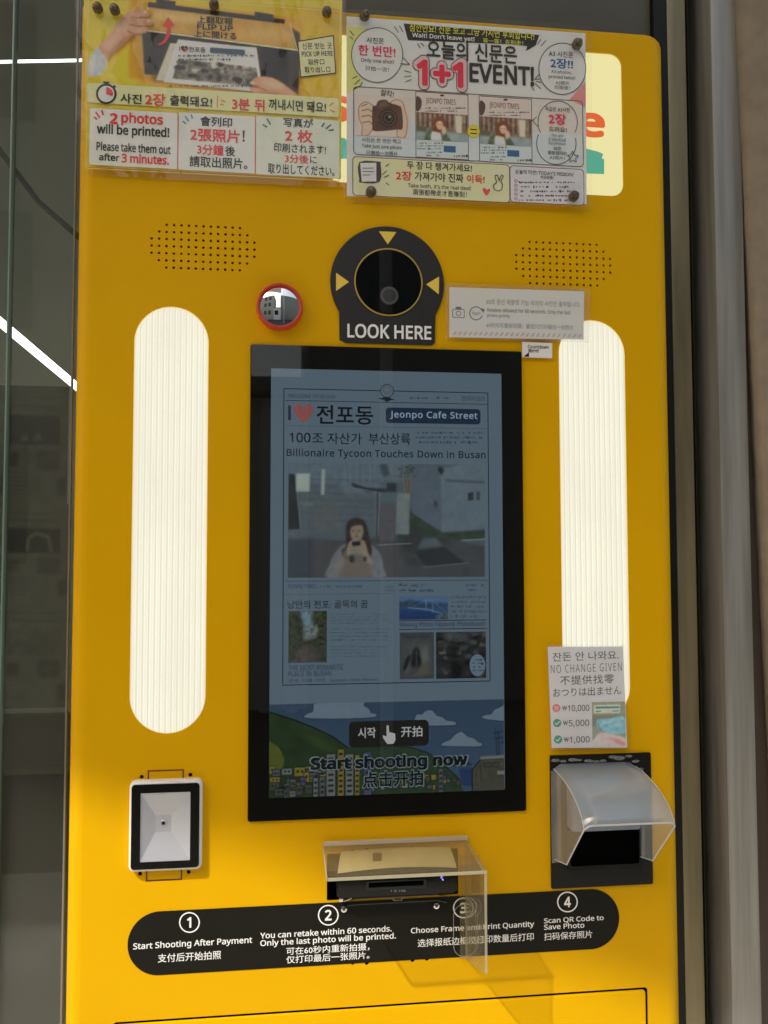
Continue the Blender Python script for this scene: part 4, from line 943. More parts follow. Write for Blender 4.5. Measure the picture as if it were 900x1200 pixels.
text(p1, 'I♥전포동', 210, 241, 54.5, 61.5, BK, T1(7), .03); pxpoly('heart_mark', p1, [[(215, 56), (219, 56), (217, 61)]], RED, T1(8)); rect('pill', p1, 246, 287, 57, 63, ink((58, 78, 100)), T1(7), .002)
scribble(p1, 209, 298, 63, 72, 2, BK, T1(7), seed=31)
scribble(p1, 198, 302, 98.5, 103, 1, BK, T1(7), seed=32)
pxpoly('label_box', p1, [[(348.5, 48), (391, 41), (394, 86), (352, 91)]], BK, T1(8)); pxpoly('label_box', p1, [[(349.7, 49.2), (390, 42.5), (392.8, 85), (353, 89.6)]], ink((212, 198, 150)), T1(9))
for s, yt, yb_, x0, x1 in (('신문 받는 곳', 50, 57.5, 354, 389), ('PICK UP HERE', 60, 66, 353.5, 390), ('取件口', 69, 76, 361, 380), ('取り出し口', 78, 85, 357, 387)): text(p1, s, x0, x1, yt, yb_, BK, T1(10), .02, rot=5.5)
rect('white_band', p1, 102, 397, 106, 128.5, ink((216, 200, 150)), T1(9), .003)
circ('stopwatch', p1, 124.5, 110, 12, 2.4, BK, T1(11)); disc('stopwatch_face', p1, 124.5, 110, 9.8, WH, T1(10)); pxpoly('stopwatch_wedge', p1, [[(124.5, 110)] + ell(124.5, 110, 8, 8, 8, -90, 20)], RED, T1(11)); stroke('stopwatch_button', p1, [[(121, 96.5), (128, 96.8)], [(124.5, 96), (124.5, 99)], [(133, 100), (135.5, 102.5)]], 2.2, BK, T1(11))
for s, x0, x1, yt, yb_, m_, bo in (('사진', 141, 166, 110, 121.5, BK, .04), ('2장', 170, 194, 109.5, 124, RED, .045), ('출력돼요!', 199, 248.5, 112.5, 125, BK, .04), ('3분 뒤', 272, 310, 115.5, 130, RED, .045), ('꺼내시면 돼요!', 315, 382, 117.5, 130.5, BK, .035)):
    text(p1, s, x0, x1, yt, yb_, m_, T1(12), bo)
stroke('divider', p1, [[(255, 112), (254.5, 126)]], .8, RED, T1(12)); stroke('burst', p1, [[(259, 117), (264, 119.5)], [(258, 122), (262, 123)], [(386, 124), (391, 120)], [(387, 129), (392, 131)]], 1.4, ink((214, 120, 60)), T1(12))
for q, (x0, x1, yt, yb_, c) in enumerate(((105, 208, 129.5, 195.5, (212, 206, 190)), (209, 299, 134, 201, (208, 206, 190)), (300, 397.5, 138.5, 206.5, (190, 202, 180)))):
    rect('text_box', p1, x0, x1, yt, yb_, mottled('box_print%d' % q, [c, tuple(min(255, v + 8) for v in c), (196, 204, 186) if q else (214, 200, 180)], 9), T1(10), .002)
stroke('divider', p1, [[(208.5, 132), (208.3, 198)], [(299.5, 136), (299, 202)]], .8, RED, T1(12))
for s, x0, x1, yt, yb_, m_, bo in (('2', 128.5, 138, 132.5, 145.5, RED, .05), ('photos', 142, 191, 132.5, 148.5, RED, .035), ('will be printed!', 113.5, 198.5, 147, 162, BK, .035), ('Please take them out', 113, 200, 168, 178.5, BK, .025), ('after', 116, 140, 180, 188.5, BK, .03), ('3 minutes.', 142.5, 198, 181, 192, RED, .035),
        ('會列印', 234.5, 272, 137, 148.5, BK, .035), ('2張照片', 223, 281, 151, 166.5, RED, .045), ('!', 284.2, 286.8, 153, 166, BK, .01), ('3分鐘', 231, 262, 169, 182, RED, .04), ('後', 264, 275.5, 171, 183, BK, .03), ('請取出照片。', 222, 290, 184, 197, BK, .03),
        ('写真が', 332, 367, 138.5, 149.5, BK, .03), ('2 枚', 334, 366.5, 152, 167, RED, .045), ('印刷されます!', 321, 382, 169, 179.5, BK, .022), ('3分後', 334, 361.5, 181, 191.5, RED, .035), ('に', 363.5, 371, 183, 191.5, BK, .022), ('取り出してください。', 314, 392, 193, 205, BK, .024)):
    text(p1, s, x0, x1, yt, yb_, m_, T1(12), bo)
stroke('burst', p1, [[(112, 131), (117, 138)], [(110, 137), (114, 140)], [(119, 129), (121, 135)]], 2, RED, T1(12)); stroke('burst', p1, [[(214, 142), (218, 145)], [(217, 136), (221, 142)], [(224, 134), (225.5, 139)]], 1.8, ink((60, 140, 160)), T1(12)); stroke('burst', p1, [[(308, 146), (313, 149)], [(313, 139), (317, 146)], [(380, 144), (377, 149)], [(388, 146), (382, 151)], [(391, 152), (385, 153)]], 1.8, ink((60, 110, 80)), T1(12))
frame('poster_outline', p1, 101.5, 398.5, 2, 205, .0008, ink((214, 190, 110)), T1(11), .004)
film(p1, [(88.5, -40), (405, -20), (404.5, 221), (89.5, 206)], Y1 - .0042, seed=1, amp=.0016)
for x, y in ((115, 11), (135, 13), (383, 16), (251, 7)): standoff(p1, x, y, Y1 - .0062)

# ---- right poster
Y2 = -.008
def T2(k): return Y2 - .0002 * k
p2 = thing('event_poster', 'laminated pale pink and blue event poster to the right of the yellow one', 'poster', (P(546, 236)[0], Y2, P(546, 236)[1]))
sheet(p2, [(406, 19), (686, 39), (687.5, 239), (406.5, 229.5)], Y2, mottled('event_print', [(214, 202, 188), (212, 206, 200), (210, 194, 186)], 7))
LN = ink((70, 60, 62)); DK = ink((48, 44, 42)); PK = ink((196, 40, 78)); YW = ink((226, 196, 60)); BL = ink((34, 84, 140))
pxpoly('corner_tint', p2, [[(407, 30), (430, 34), (416, 60), (424, 100), (407, 110)]], ink((226, 206, 120)), T2(1)); pxpoly('corner_tint', p2, [[(668, 116), (686, 96), (686, 126)]], ink((222, 130, 130)), T2(2))
pxpoly('banner', p2, [[(473, 27.5), (632, 41), (628, 53), (616, 60), (618, 54), (600, 52), (478, 47)]], ink((40, 36, 32)), T2(2))
text(p2, '잠깐만요! 신문 보고 그냥 가시면 후회합니다!', 480, 626, 32, 42, YW, T2(3), .02); text(p2, "Wait! Don't leave yet!", 483, 556, 40.5, 47.5, WH, T2(3), .022); text(p2, '等一等！先別走！', 566, 613, 46, 52, YW, T2(3), .015)
text(p2, '오늘의 신문은', 500, 606, 50, 72, DK, T2(4), .045)
text(p2, '1+1', 488, 543, 71, 101.5, ink((60, 40, 44)), T2(3), .105, grow=.075); text(p2, '1+1', 488, 543, 71, 101.5, ink((222, 170, 172)), T2(4), .085, grow=.05); text(p2, '1+1', 488, 543, 71, 101.5, ink((200, 44, 66)), T2(5), .05)
text(p2, 'EVENT!', 550, 626, 76, 99, DK, T2(4), .034)
stroke('burst', p2, [[(489, 51), (493, 56)], [(493, 50), (497, 54)], [(474, 83), (482, 85)], [(474, 90), (482, 89)], [(475, 96), (482, 93)], [(410, 36), (415, 42)], [(410, 43), (414, 46)], [(462, 31), (467, 38)], [(468, 30), (472, 37)], [(413, 92), (419, 89)], [(415, 99), (422, 93)], [(421, 102), (425, 96)], [(630, 52), (634, 46)], [(634, 54), (640, 47)], [(622, 100), (626, 106)], [(627, 98), (634, 104)], [(628, 95), (634, 97)]], .9, LN, T2(3))
circ('speech_bubble', p2, 442, 64.5, 30.5, .9, LN, T2(4), ry=32.5); disc('speech_fill', p2, 442, 64.5, 30, ink((210, 204, 198)), T2(3), ry=32); pxpoly('speech_tail', p2, [[(470, 66), (480, 75.5), (469, 75)]], ink((210, 204, 198)), T2(4)); stroke('speech_line', p2, [[(471.5, 67), (480, 75.5), (469, 74.5)]], .9, LN, T2(5))
circ('speech_bubble', p2, 659, 80.5, 28, .9, LN, T2(4), ry=30.5); disc('speech_fill', p2, 659, 80.5, 27.6, ink((206, 204, 206)), T2(3), ry=30); stroke('speech_line', p2, [[(632, 87), (626.5, 93), (634, 92.5)]], .9, LN, T2(5))
for s, x0, x1, yt, yb_, m_, bo in (('사진은', 429.5, 450, 44, 51, DK, .02), ('한 번만!', 420, 463.5, 53.5, 66, PK, .045), ('Only one shot!', 423, 461.5, 69, 75, LN, .008), ('只拍一次！', 428, 456, 78, 83.5, LN, .006),
        ('A3 사진은', 643, 671.5, 60, 67, DK, .02), ('2장!!', 645, 671.5, 68.5, 80.5, BL, .045), ('A3 photos,', 646, 670, 82.5, 87, LN, .01), ('printed twice!', 643, 674, 88.5, 93.5, LN, .01), ('A3照片', 651, 667, 95, 99.5, LN, .006), ('印兩張！', 650, 668, 100.5, 105, LN, .006)):
    text(p2, s, x0, x1, yt, yb_, m_, T2(5), bo)
mb_ = box_px(413.5, 683, 106, 188); 
frame('panel_outline', p2, 414, 683.5, 109.5, 188.5, .0009, LN, T2(3), .006)
rect('panel_tint', p2, 414.5, 683, 150, 188, mottled('blue_tint', [(178, 190, 204), (188, 198, 208), (196, 200, 206)], 10), T2(1), .006); rect('panel_tint', p2, 414.5, 683, 110, 150, mottled('rose_tint', [(206, 182, 172), (208, 194, 186), (202, 190, 186)], 10), T2(1), .003)
# camera held by two hands
CB = ink((74, 50, 40)); CB2 = ink((46, 32, 28)); FL = ink((214, 178, 156))
text(p2, '찰칵!', 446, 461.5, 105.5, 113.5, DK, T2(5), .015, rot=-6)
p = Pic(416, 480, 113, 160, (206, 188, 178), .75)
ln = (84, 66, 60)
for pts in ([(421, 140), (421, 127), (428, 121), (436, 124), (441, 132), (438, 142), (437, 150), (431, 159), (424, 159), (425, 150)], [(458, 120), (464, 116), (471, 118), (474, 126), (477, 140), (475, 158), (466, 159), (466, 148), (468, 136), (464, 126)]):
    sm = smooth_px(pts, 5); p.line(sm + sm[:1], 1.2, ln, .4); p.poly(sm, (216, 178, 156), .6, mott=.04)
cam_ = smooth_px([(437, 127), (441, 125), (444, 119), (452, 117.5), (457, 121), (466, 123), (470, 127), (471, 148), (465, 150), (440, 153.5), (437, 148)], 3)
p.line(cam_ + cam_[:1], 1.3, (44, 32, 28), .4); p.poly(cam_, (84, 58, 46), .5, mott=.18, sc=6); p.poly([(445, 120), (453, 119), (456, 124), (444, 126)], (112, 84, 68), 1, .8)
p.ell(455, 138, 10.5, 10.5, (40, 28, 24), .6).ell(455, 138, 9, 9, (104, 76, 60), .5).ell(455, 138, 7.6, 7.6, (38, 27, 24), .5).ell(455, 138, 5.4, 5.4, (92, 76, 62), .5).ell(455, 138, 3.8, 3.8, (28, 26, 24), .5).ell(456.5, 136.5, 1.4, 1.4, (170, 170, 160), .5)
for l_ in ([(424, 131), (432, 129), (438, 133)], [(424, 138), (433, 136), (438, 140)], [(425, 145), (433, 143), (437, 147)], [(424, 126), (430, 123)], [(468, 128), (470, 136)], [(463, 123), (468, 130)]): p.line(l_, .9, ln, .4)
p.build('camera_picture', p2, T2(4))
for s, x0, x1, yt, yb_ in (('사진은 한 번만 찍고', 424, 470, 162, 167.5), ('Take just one photo', 424, 471, 169.5, 175), ('只需拍一次照片', 429, 466, 177, 182)): text(p2, s, x0, x1, yt, yb_, DK, T2(5), .012)
for ox, oy in ((0, 0), (74.5, 5)):
    rect('mini_newspaper', p2, 487 + ox, 549 + ox, 109 + oy, 186 + oy, LN, T2(3)); rect('mini_newspaper', p2, 487.7 + ox, 548.3 + ox, 109.8 + oy, 185.3 + oy, mottled('mini_paper', [(208, 184, 174), (206, 192, 186)], 20), T2(4))
    text(p2, 'JEONPO TIMES', 499 + ox, 534 + ox, 115.5 + oy, 123.5 + oy, ink((120, 92, 84)), T2(5), .012); scribble(p2, 499 + ox, 546 + ox, 125 + oy, 132 + oy, 2, LN, T2(5), seed=40)
    disc('mini_crest', p2, 518 + ox, 111.8 + oy, 2.6, ink((84, 62, 56)), T2(5), ry=1.3, n=12)
    pxpoly('mini_emblem', p2, [smooth_px([(488 + ox, 113 + oy), (494 + ox, 117 + oy), (493 + ox, 127 + oy), (488 + ox, 130 + oy)], 3)], ink((84, 62, 56)), T2(5))
    p = Pic(487.9 + ox, 548 + ox, 133 + oy, 165 + oy, (122, 100, 84), .75); X_ = lambda pts: [(x + ox, y + oy) for x, y in pts]
    p.a = p.a * (1 + .25 * np.sin((p.X - ox) * 1.1) * (p.Y < 150 + oy))[..., None]; p.grain(.25, 4)
    p.poly(X_([(487, 152), (549, 156), (549, 166), (487, 166)]), (140, 156, 156), 1.5, mott=.1); p.poly(X_([(533, 134), (542, 134), (541, 155), (534, 154)]), (212, 196, 178), .8); p.poly(X_([(487, 148), (500, 150), (500, 156), (487, 155)]), (96, 88, 74), 1)
    p.poly(X_([(499, 167), (500, 156), (506, 152), (518, 152), (524, 158), (527, 167)]), (88, 100, 78), .8, mott=.2, sc=3, curve=4); p.poly(X_([(506, 167), (506, 155), (515, 155), (517, 167)]), (214, 214, 204), .8, curve=4)
    p.poly(X_([(507, 153), (507, 143), (511, 138), (517, 137), (522, 141), (523, 150), (520, 155), (510, 155)]), (122, 66, 44), .7, mott=.15, sc=2, curve=4); p.poly(X_([(511, 146), (513, 142.5), (517.5, 142.5), (519, 147), (516.5, 151.5), (513, 151)]), (232, 186, 160), .6, curve=4); p.poly(X_([(517, 150), (521, 148), (523, 154), (519, 158)]), (226, 180, 154), .7, curve=4)
    p.line(X_([(512.6, 146.2), (514, 146.2)]), .6, (70, 44, 38), .4); p.line(X_([(516, 146.2), (517.4, 146.2)]), .6, (70, 44, 38), .4); p.line(X_([(514.2, 149), (516, 149)]), .6, (190, 90, 84), .4)
    p.build('mini_photo', p2, T2(6))
    rect('mini_sheet', p2, 488 + ox, 548 + ox, 165.5 + oy, 184.5 + oy, ink((186, 198, 212)), T2(5)); scribble(p2, 489 + ox, 520 + ox, 166 + oy, 176 + oy, 3, LN, T2(6), seed=44); rect('mini_blue', p2, 520 + ox, 534 + ox, 171 + oy, 178.5 + oy, ink((52, 92, 132)), T2(6)); scribble(p2, 500 + ox, 518 + ox, 177 + oy, 184 + oy, 2, LN, T2(6), seed=45); scribble(p2, 532 + ox, 548 + ox, 180 + oy, 185.5 + oy, 1, DK, T2(6), dens=1, seed=46)
disc('equals_badge', p2, 555, 153.7, 7.2, ink((230, 186, 40)), T2(6)); stroke('equals_mark', p2, [[(551, 151.5), (559, 152)], [(551, 156), (559, 156.5)]], 1.3, DK, T2(7))
circ('speech_bubble', p2, 653.5, 143, 23.5, .8, LN, T2(4), ry=25, a0=150, a1=390); circ('speech_bubble', p2, 652, 168, 23.5, .8, LN, T2(4), ry=25, a0=-15, a1=205); stroke('speech_line', p2, [[(610, 141.5), (624, 141), (629, 137)], [(624, 141), (630, 148)]], .8, LN, T2(4))
for s, x0, x1, yt, yb_, m_, bo in (('똑같은 A3사진', 639, 667.5, 125.5, 131, DK, .015), ('2장', 643, 663.5, 133, 146, PK, .045), ('드려요!', 643.5, 664, 148.5, 155, DK, .02), ('You get', 646, 660, 157, 161, LN, .006), ('2 identical', 643, 663, 161.5, 165.5, LN, .006), ('A3 photos!', 643, 663, 166.5, 170.5, LN, .006), ('給您', 649, 657.5, 172, 176, DK, .01), ('兩張相同的', 642, 664, 177, 181.5, DK, .01), ('A3照片！', 644, 662, 183, 187, DK, .006)):
    text(p2, s, x0, x1, yt, yb_, m_, T2(6), bo)
stroke('star_mark', p2, [[(668.5, 181.5), (671, 177), (673.5, 182), (678, 182.5), (674.5, 185.5), (675.5, 190), (671.5, 187.5), (667.5, 189.5), (668.3, 185), (665, 182), (668.5, 181.5)]], .8, LN, T2(6))
rect('take_both_box', p2, 413, 597.5, 188, 233.5, LN, T2(2), .005); rect('take_both_box', p2, 413.9, 596.8, 188.8, 232.7, mottled('cream_tint', [(212, 196, 148), (216, 202, 160), (208, 200, 176)], 9), T2(3), .0045)
rect('mission_box', p2, 597.5, 684.5, 196, 239, LN, T2(2), .005); rect('mission_box', p2, 598.3, 683.8, 196.8, 238.3, ink((196, 194, 206)), T2(3), .0045)
pxpoly('folded_paper_icon', p2, [smooth_px([(421, 190), (444, 189.5), (446, 192), (445, 213), (423, 214), (421, 210)], 3)], LN, T2(4)); pxpoly('folded_paper_icon', p2, [[(422, 191), (441, 190.7), (441, 212.5), (424, 213)]], ink((218, 212, 204)), T2(5)); stroke('folded_paper_icon', p2, [[(425, 197), (438, 197)], [(425, 201), (438, 201)], [(425, 205), (434, 205)]], .8, LN, T2(6))
stroke('burst', p2, [[(448, 205), (453, 200)], [(450, 208), (456, 205)], [(452, 195), (456, 192)], [(452, 214), (456, 217)]], .9, LN, T2(5))
for s, x0, x1, yt, yb_, m_, bo in (('두 장 다 챙겨가세요!', 477, 553, 190.5, 200, DK, .025), ('2장', 464, 482.5, 200.5, 211.5, RED, .035), ('가져가야 진짜', 486, 543, 202.5, 213, DK, .03), ('이득!', 547, 568, 205, 215, RED, .035), ("Take both, it's the real deal!", 478, 552, 216.5, 222, DK, .008), ('兩張都帶走才是賺到！', 484, 547, 223, 230, DK, .01),
        ("오늘의 미션! TODAY'S MISSION!", 604, 672, 200, 205.5, DK, .01), ('今日任務！', 633, 649, 206, 210, DK, .008)):
    text(p2, s, x0, x1, yt, yb_, m_, T2(5), bo)
pxpoly('heart_mark', p2, [smooth_px([(570, 229), (566, 224), (566, 221), (568.5, 220.5), (570.5, 222.5), (573, 221), (574.5, 223), (573, 226)], 4)], ink((206, 70, 90)), T2(5))
stroke('victory_hand', p2, [[(580, 206), (582, 214), (578, 217), (579, 222), (584, 224), (588, 222), (589, 216), (587, 213), (590, 206), (587.5, 205), (585, 212), (583, 205), (580, 206)]], 1.0, LN, T2(5))
for k in range(5):
    yy = 213 + 5.2 * k; circ('check_box', p2, 604.5, yy - 1, 1.9, .6, ink((150, 90, 120)), T2(5), n=14); scribble(p2, 608, 674 - (k % 2) * 6, yy - 1.5, yy + 3, 1, DK, T2(5), seed=60 + k, h=.36)
film(p2, [(400, 10), (693, 31), (694, 246), (402.5, 238)], Y2 - .0030, seed=3, amp=.0011)
for x, y in ((427, 19.5), (675.5, 53), (434.5, 226), (671.5, 231)): standoff(p2, x, y, Y2 - .0040, .0068)

# ---- retake note
Y3 = -.0052
def T3(k): return Y3 - .00015 * k
p3 = thing('retake_note', 'small white laminated retake notice taped beside the round camera panel', 'notice', (P(605, 398)[0], Y3, P(605, 398)[1]))
sheet(p3, [(526.5, 336.5), (684.5, 341.5), (684, 398), (526.5, 395)], Y3, mottled('note_paper', [(196, 192, 178), (192, 194, 194), (190, 192, 196)], 12), th=.0004)
GI = ink((92, 92, 96)); GI2 = ink((120, 120, 124))
frame('camera_icon', p3, 530, 544.5, 362, 372.5, .0010, GI, T3(1), .002); circ('camera_icon', p3, 537.3, 367.3, 3.2, .9, GI, T3(2), n=18); rect('camera_icon', p3, 534, 540.5, 359.5, 362.2, GI, T3(1))
circ('again_ring', p3, 558, 367.2, 8.2, 1.2, GI, T3(1), a0=20, a1=340); pxpoly('again_arrow', p3, [[(563, 361), (568, 362.5), (566.5, 367)]], GI, T3(1)); text(p3, 'Again', 553, 563, 365, 370, GI, T3(1), .008)
for s, x0, x1, yt, yb_, bo in (('60초 동안 재촬영 가능 마지막 사진만 출력됩니다.', 570, 680, 352, 358.5, .008), ('Retakes allowed for 60 seconds. Only the last', 571, 668.5, 362.3, 368.3, .012), ('photo prints.', 571, 598, 367.8, 373, .012), ('60秒内可重新拍摄，最后只打印最后一张照片', 570, 672, 379.5, 385.5, .006)):
    text(p3, s, x0, x1, yt, yb_, GI if bo > .01 else GI2, T3(1), bo)
pxpoly('stripe_row', p3, [[(530 + k * 6.1, 392.6 + k * .13), (533 + k * 6.1, 388.4 + k * .13), (536 + k * 6.1, 388.4 + k * .13), (533 + k * 6.1, 392.6 + k * .13)] for k in range(25)], ink((176, 160, 154)), T3(1))
film(p3, [(521.5, 332), (692, 338), (690.5, 402), (522.5, 397)], Y3 - .0010, 12, 6, .0005, clear('note_film', haze=(.86, .84, .80), haze_amt=.16, ior=1.45, rough=.15, wav=.1, wscale=20), seed=5)

# ---- countdown sticker
st = thing('countdown_sticker', 'tiny white countdown sticker at the top right corner of the black screen', 'sticker', (P(629, 419)[0], -.0040, P(629, 419)[1]))
sheet(st, [(611.8, 400.5), (647.3, 402), (647, 419.8), (612, 418.8)], -.0042, ink((196, 194, 192)), th=.0002)
text(st, 'Countdown', 618.5, 643, 404.3, 408.6, BK, -.0044, .02); text(st, '倒计时', 619, 631.5, 409, 413.5, BK, -.0044, .025); pxpoly('corner_arrow', st, [[(613.5, 418), (620, 412.5), (620, 418.2)]], BK, -.0044)

# ---- no change notice
Y5 = -.0060
def T5(k): return Y5 - .00015 * k
p5 = thing('no_change_notice', 'white laminated price notice above the bill slot listing three won amounts', 'notice', (P(690, 876)[0], Y5, P(690, 876)[1]))
sheet(p5, [(642, 758), (730, 757.5), (735, 876), (646.5, 876.5)], Y5, mottled('notice_paper', [(198, 196, 200), (194, 196, 206), (190, 188, 192)], 7), th=.0005)
GD = ink((84, 82, 88)); rr = 1.0
for s, x0, x1, yt, yb_, bo, sp in (('잔돈 안 나와요.', 647.5, 725, 763.5, 774, .010, 1), ('NO CHANGE GIVEN', 645.5, 728.5, 778, 787.5, -.004, 1.2), ('不提供找零', 656.5, 719.5, 791, 802, .008, 1.1), ('おつりは出ません', 648, 728, 805, 815.5, .008, 1)):
    text(p5, s, x0, x1, yt, yb_, GD, T5(1), bo, rot=rr, spacing=sp)
def won(x, y0, y1):
    text(p5, 'W', x, x + 5.2, y0 + .8, y1 - .8, GD, T5(1), .015); stroke('won_bar', p5, [[(x - .6, (y0 + y1) / 2), (x + 5.8, (y0 + y1) / 2)]], .6, GD, T5(2))
for s, x0, x1, y, ok in (('10,000', 665.5, 690.5, 829.8, 0), ('5,000', 666.5, 690.5, 847.3, 1), ('1,000', 667.5, 691, 866.6, 1)):
    won(x0 - 6.5, y - 3.6, y + 3.6); text(p5, s, x0, x1, y - 3.8, y + 4.8, GD, T5(1), .012)
    c = ink((70, 140, 122)) if ok else ink((204, 120, 124)); cx = x0 - 13.5
    if ok: disc('tick_badge', p5, cx, y, 4.8, c, T5(1)); stroke('tick_mark', p5, [[(cx - 2.4, y), (cx - .6, y + 2), (cx + 2.6, y - 2)]], 1.1, ink((200, 206, 204)), T5(2))
    else: disc('cross_badge', p5, cx, y, 4.8, c, T5(1)); stroke('cross_mark', p5, [[(cx - 2, y - 2), (cx + 2, y + 2)], [(cx + 2, y - 2), (cx - 2, y + 2)]], 1.1, ink((206, 196, 196)), T5(2))
p = Pic(694, 733, 822.5, 875, (140, 146, 132), .75)
p.poly([(696, 826), (727, 826), (727, 836), (696, 836)], (192, 200, 180), .5); p.line([(699, 829), (725, 829)], 2.2, (70, 120, 140), .5); p.line([(699, 833.4), (704, 833.4)], 1.2, (70, 120, 140), .4); p.line([(718, 833.4), (725, 833.4)], 1.2, (70, 120, 140), .4)
p.poly([(694, 838), (733, 838), (733, 848), (694, 850)], (110, 116, 106), 1.5, .7); p.poly([(700, 843), (716, 842), (731, 840), (733, 857), (722, 861), (706, 858), (701, 853)], (132, 184, 208), .7, mott=.16, sc=4, curve=4); p.line([(701, 848), (704, 856), (708, 858)], 1, (96, 120, 124), .5)
p.poly([(694, 876), (697, 864), (705, 858), (718, 861), (733, 866), (733, 876)], (206, 190, 190), 1, mott=.05, curve=4); p.poly([(712, 864), (724, 866), (733, 872), (733, 876), (724, 872)], (208, 130, 124), 1, .8)
p.grain(.05, 4).build('photo_print', p5, T5(1))
film(p5, [(640, 755), (732.5, 755), (737, 878), (644.5, 879)], Y5 - .0012, 8, 12, .0005, clear('notice_film', haze=(.82, .84, .88), haze_amt=.10, ior=1.45, rough=.12, wav=.1, wscale=18), seed=6)

# ---- little convex mirror
XM, ZM = P(328, 361.5); RM = P(355, 361)[0] - XM
mir = thing('convex_mirror', 'small round convex mirror with red rim left of the camera panel', 'mirror', (XM, 0, ZM - RM))
bm = bmesh.new(); nseg = 48; rows = []
for rr_, yy in ((1.0, -.0004), (1.0, -.010), (.975, -.0135), (.93, -.0148), (.885, -.0135), (.87, -.010)):
    rows.append([bm.verts.new((XM + RM * rr_ * math.cos(2 * math.pi * k / nseg), yy, ZM + RM * rr_ * math.sin(2 * math.pi * k / nseg))) for k in range(nseg)])
for a, b_ in zip(rows, rows[1:]):
    for k in range(nseg): j = (k + 1) % nseg; bm.faces.new((a[j], a[k], b_[k], b_[j]))
bmesh.ops.recalc_face_normals(bm, faces=bm.faces)
bm_obj('mirror_rim', bm, pm('red_rubber', (.62, .05, .03), rough=.3), mir, True)
bm = bmesh.new(); Rc = RM * 2.4; r0 = RM * .88; rows = []
for q in range(9):
    rq = r0 * q / 8; yy = -.0105 - (math.sqrt(Rc * Rc - rq * rq) - math.sqrt(Rc * Rc - r0 * r0))
    rows.append([bm.verts.new((XM + rq * math.cos(2 * math.pi * k / nseg), yy, ZM + rq * math.sin(2 * math.pi * k / nseg))) for k in range(nseg)] if q else [bm.verts.new((XM, yy, ZM))])
for k in range(nseg): bm.faces.new((rows[0][0], rows[1][k], rows[1][(k + 1) % nseg]))
for a, b_ in zip(rows[1:], rows[2:]):
    for k in range(nseg): j = (k + 1) % nseg; bm.faces.new((a[k], b_[k], b_[j], a[j]))
bm_obj('mirror_face', bm, pm('mirror_silver', (.88, .89, .88), rough=.015, metal=1), mir, True)

# ================================================================== AROUND THE KIOSK
ZG, ZH = 0.0, 2.75
def xat(px, Y=0.0): return P(px, 647, Y)[0]
# steel door frame on the right
x0, x1, x2, x3, x4 = xat(793.5, .03), xat(815.5, .03), xat(846.5, .005), xat(880, .005), xat(903, -.01)
jf = thing('steel_door_frame', 'tall brushed stainless steel door frame right of the yellow kiosk', 'door frame', (x2, .05, ZG))
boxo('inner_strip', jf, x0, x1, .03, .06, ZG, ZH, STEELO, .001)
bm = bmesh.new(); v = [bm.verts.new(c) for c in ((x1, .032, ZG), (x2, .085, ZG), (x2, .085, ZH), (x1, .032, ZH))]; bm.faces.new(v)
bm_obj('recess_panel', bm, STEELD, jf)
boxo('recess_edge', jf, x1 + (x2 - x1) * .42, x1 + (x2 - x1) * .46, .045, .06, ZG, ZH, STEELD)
boxo('front_strip', jf, x2, x3, .005, .09, ZG, ZH, STEEL, .0012)
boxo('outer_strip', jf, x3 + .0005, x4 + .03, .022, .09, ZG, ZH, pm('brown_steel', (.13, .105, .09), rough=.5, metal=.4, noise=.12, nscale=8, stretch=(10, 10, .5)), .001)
# rough plaster wall beyond the frame, its edge leaning
pw = thing('plaster_wall', 'rough beige plaster wall at the right edge beside the steel frame', 'wall', (xat(930), .1, ZG))
bm = bmesh.new(); rows = []; rn = random.Random(3)
for k in range(90):
    z = ZG + (ZH - ZG) * k / 89
    pyf = 647 - (z - 1.5) * 920; edge = xat(884 + 0.0245 * pyf + rn.uniform(-.5, .5), -.012)
    rows.append([bm.verts.new((edge + .004, .02, z)), bm.verts.new((edge, -.004 + rn.uniform(-.001, .001), z)), bm.verts.new((edge + .006, -.012, z)), bm.verts.new((edge + .8, -.012, z))])
for a, b_ in zip(rows, rows[1:]):
    for i in range(3): bm.faces.new((a[i], a[i + 1], b_[i + 1], b_[i]))
bmesh.ops.recalc_face_normals(bm, faces=bm.faces)
bm_obj('wall_face', bm, pm('beige_plaster', (.25, .205, .155), rough=.9, noise=.12, nscale=40, bump=.8, bscale=90), pw, True)

# dark header panel behind the kiosk top; black strip beside it paints the gap's shade
hp = thing('header_panel', 'dull olive grey metal panel above the kiosk top edge', 'panel', (.3, .05, ZT))
boxo('panel_face', hp, xat(84, .04), xat(773, .04), .04, .055, ZT - .06, ZH, pm('olive_panel', (.105, .10, .075), rough=.45, metal=.35, noise=.1, nscale=5))
boxo('gap_shade_strip', hp, xat(774, .04), xat(795, .03), .031, .058, ZG, ZH, BLACK)

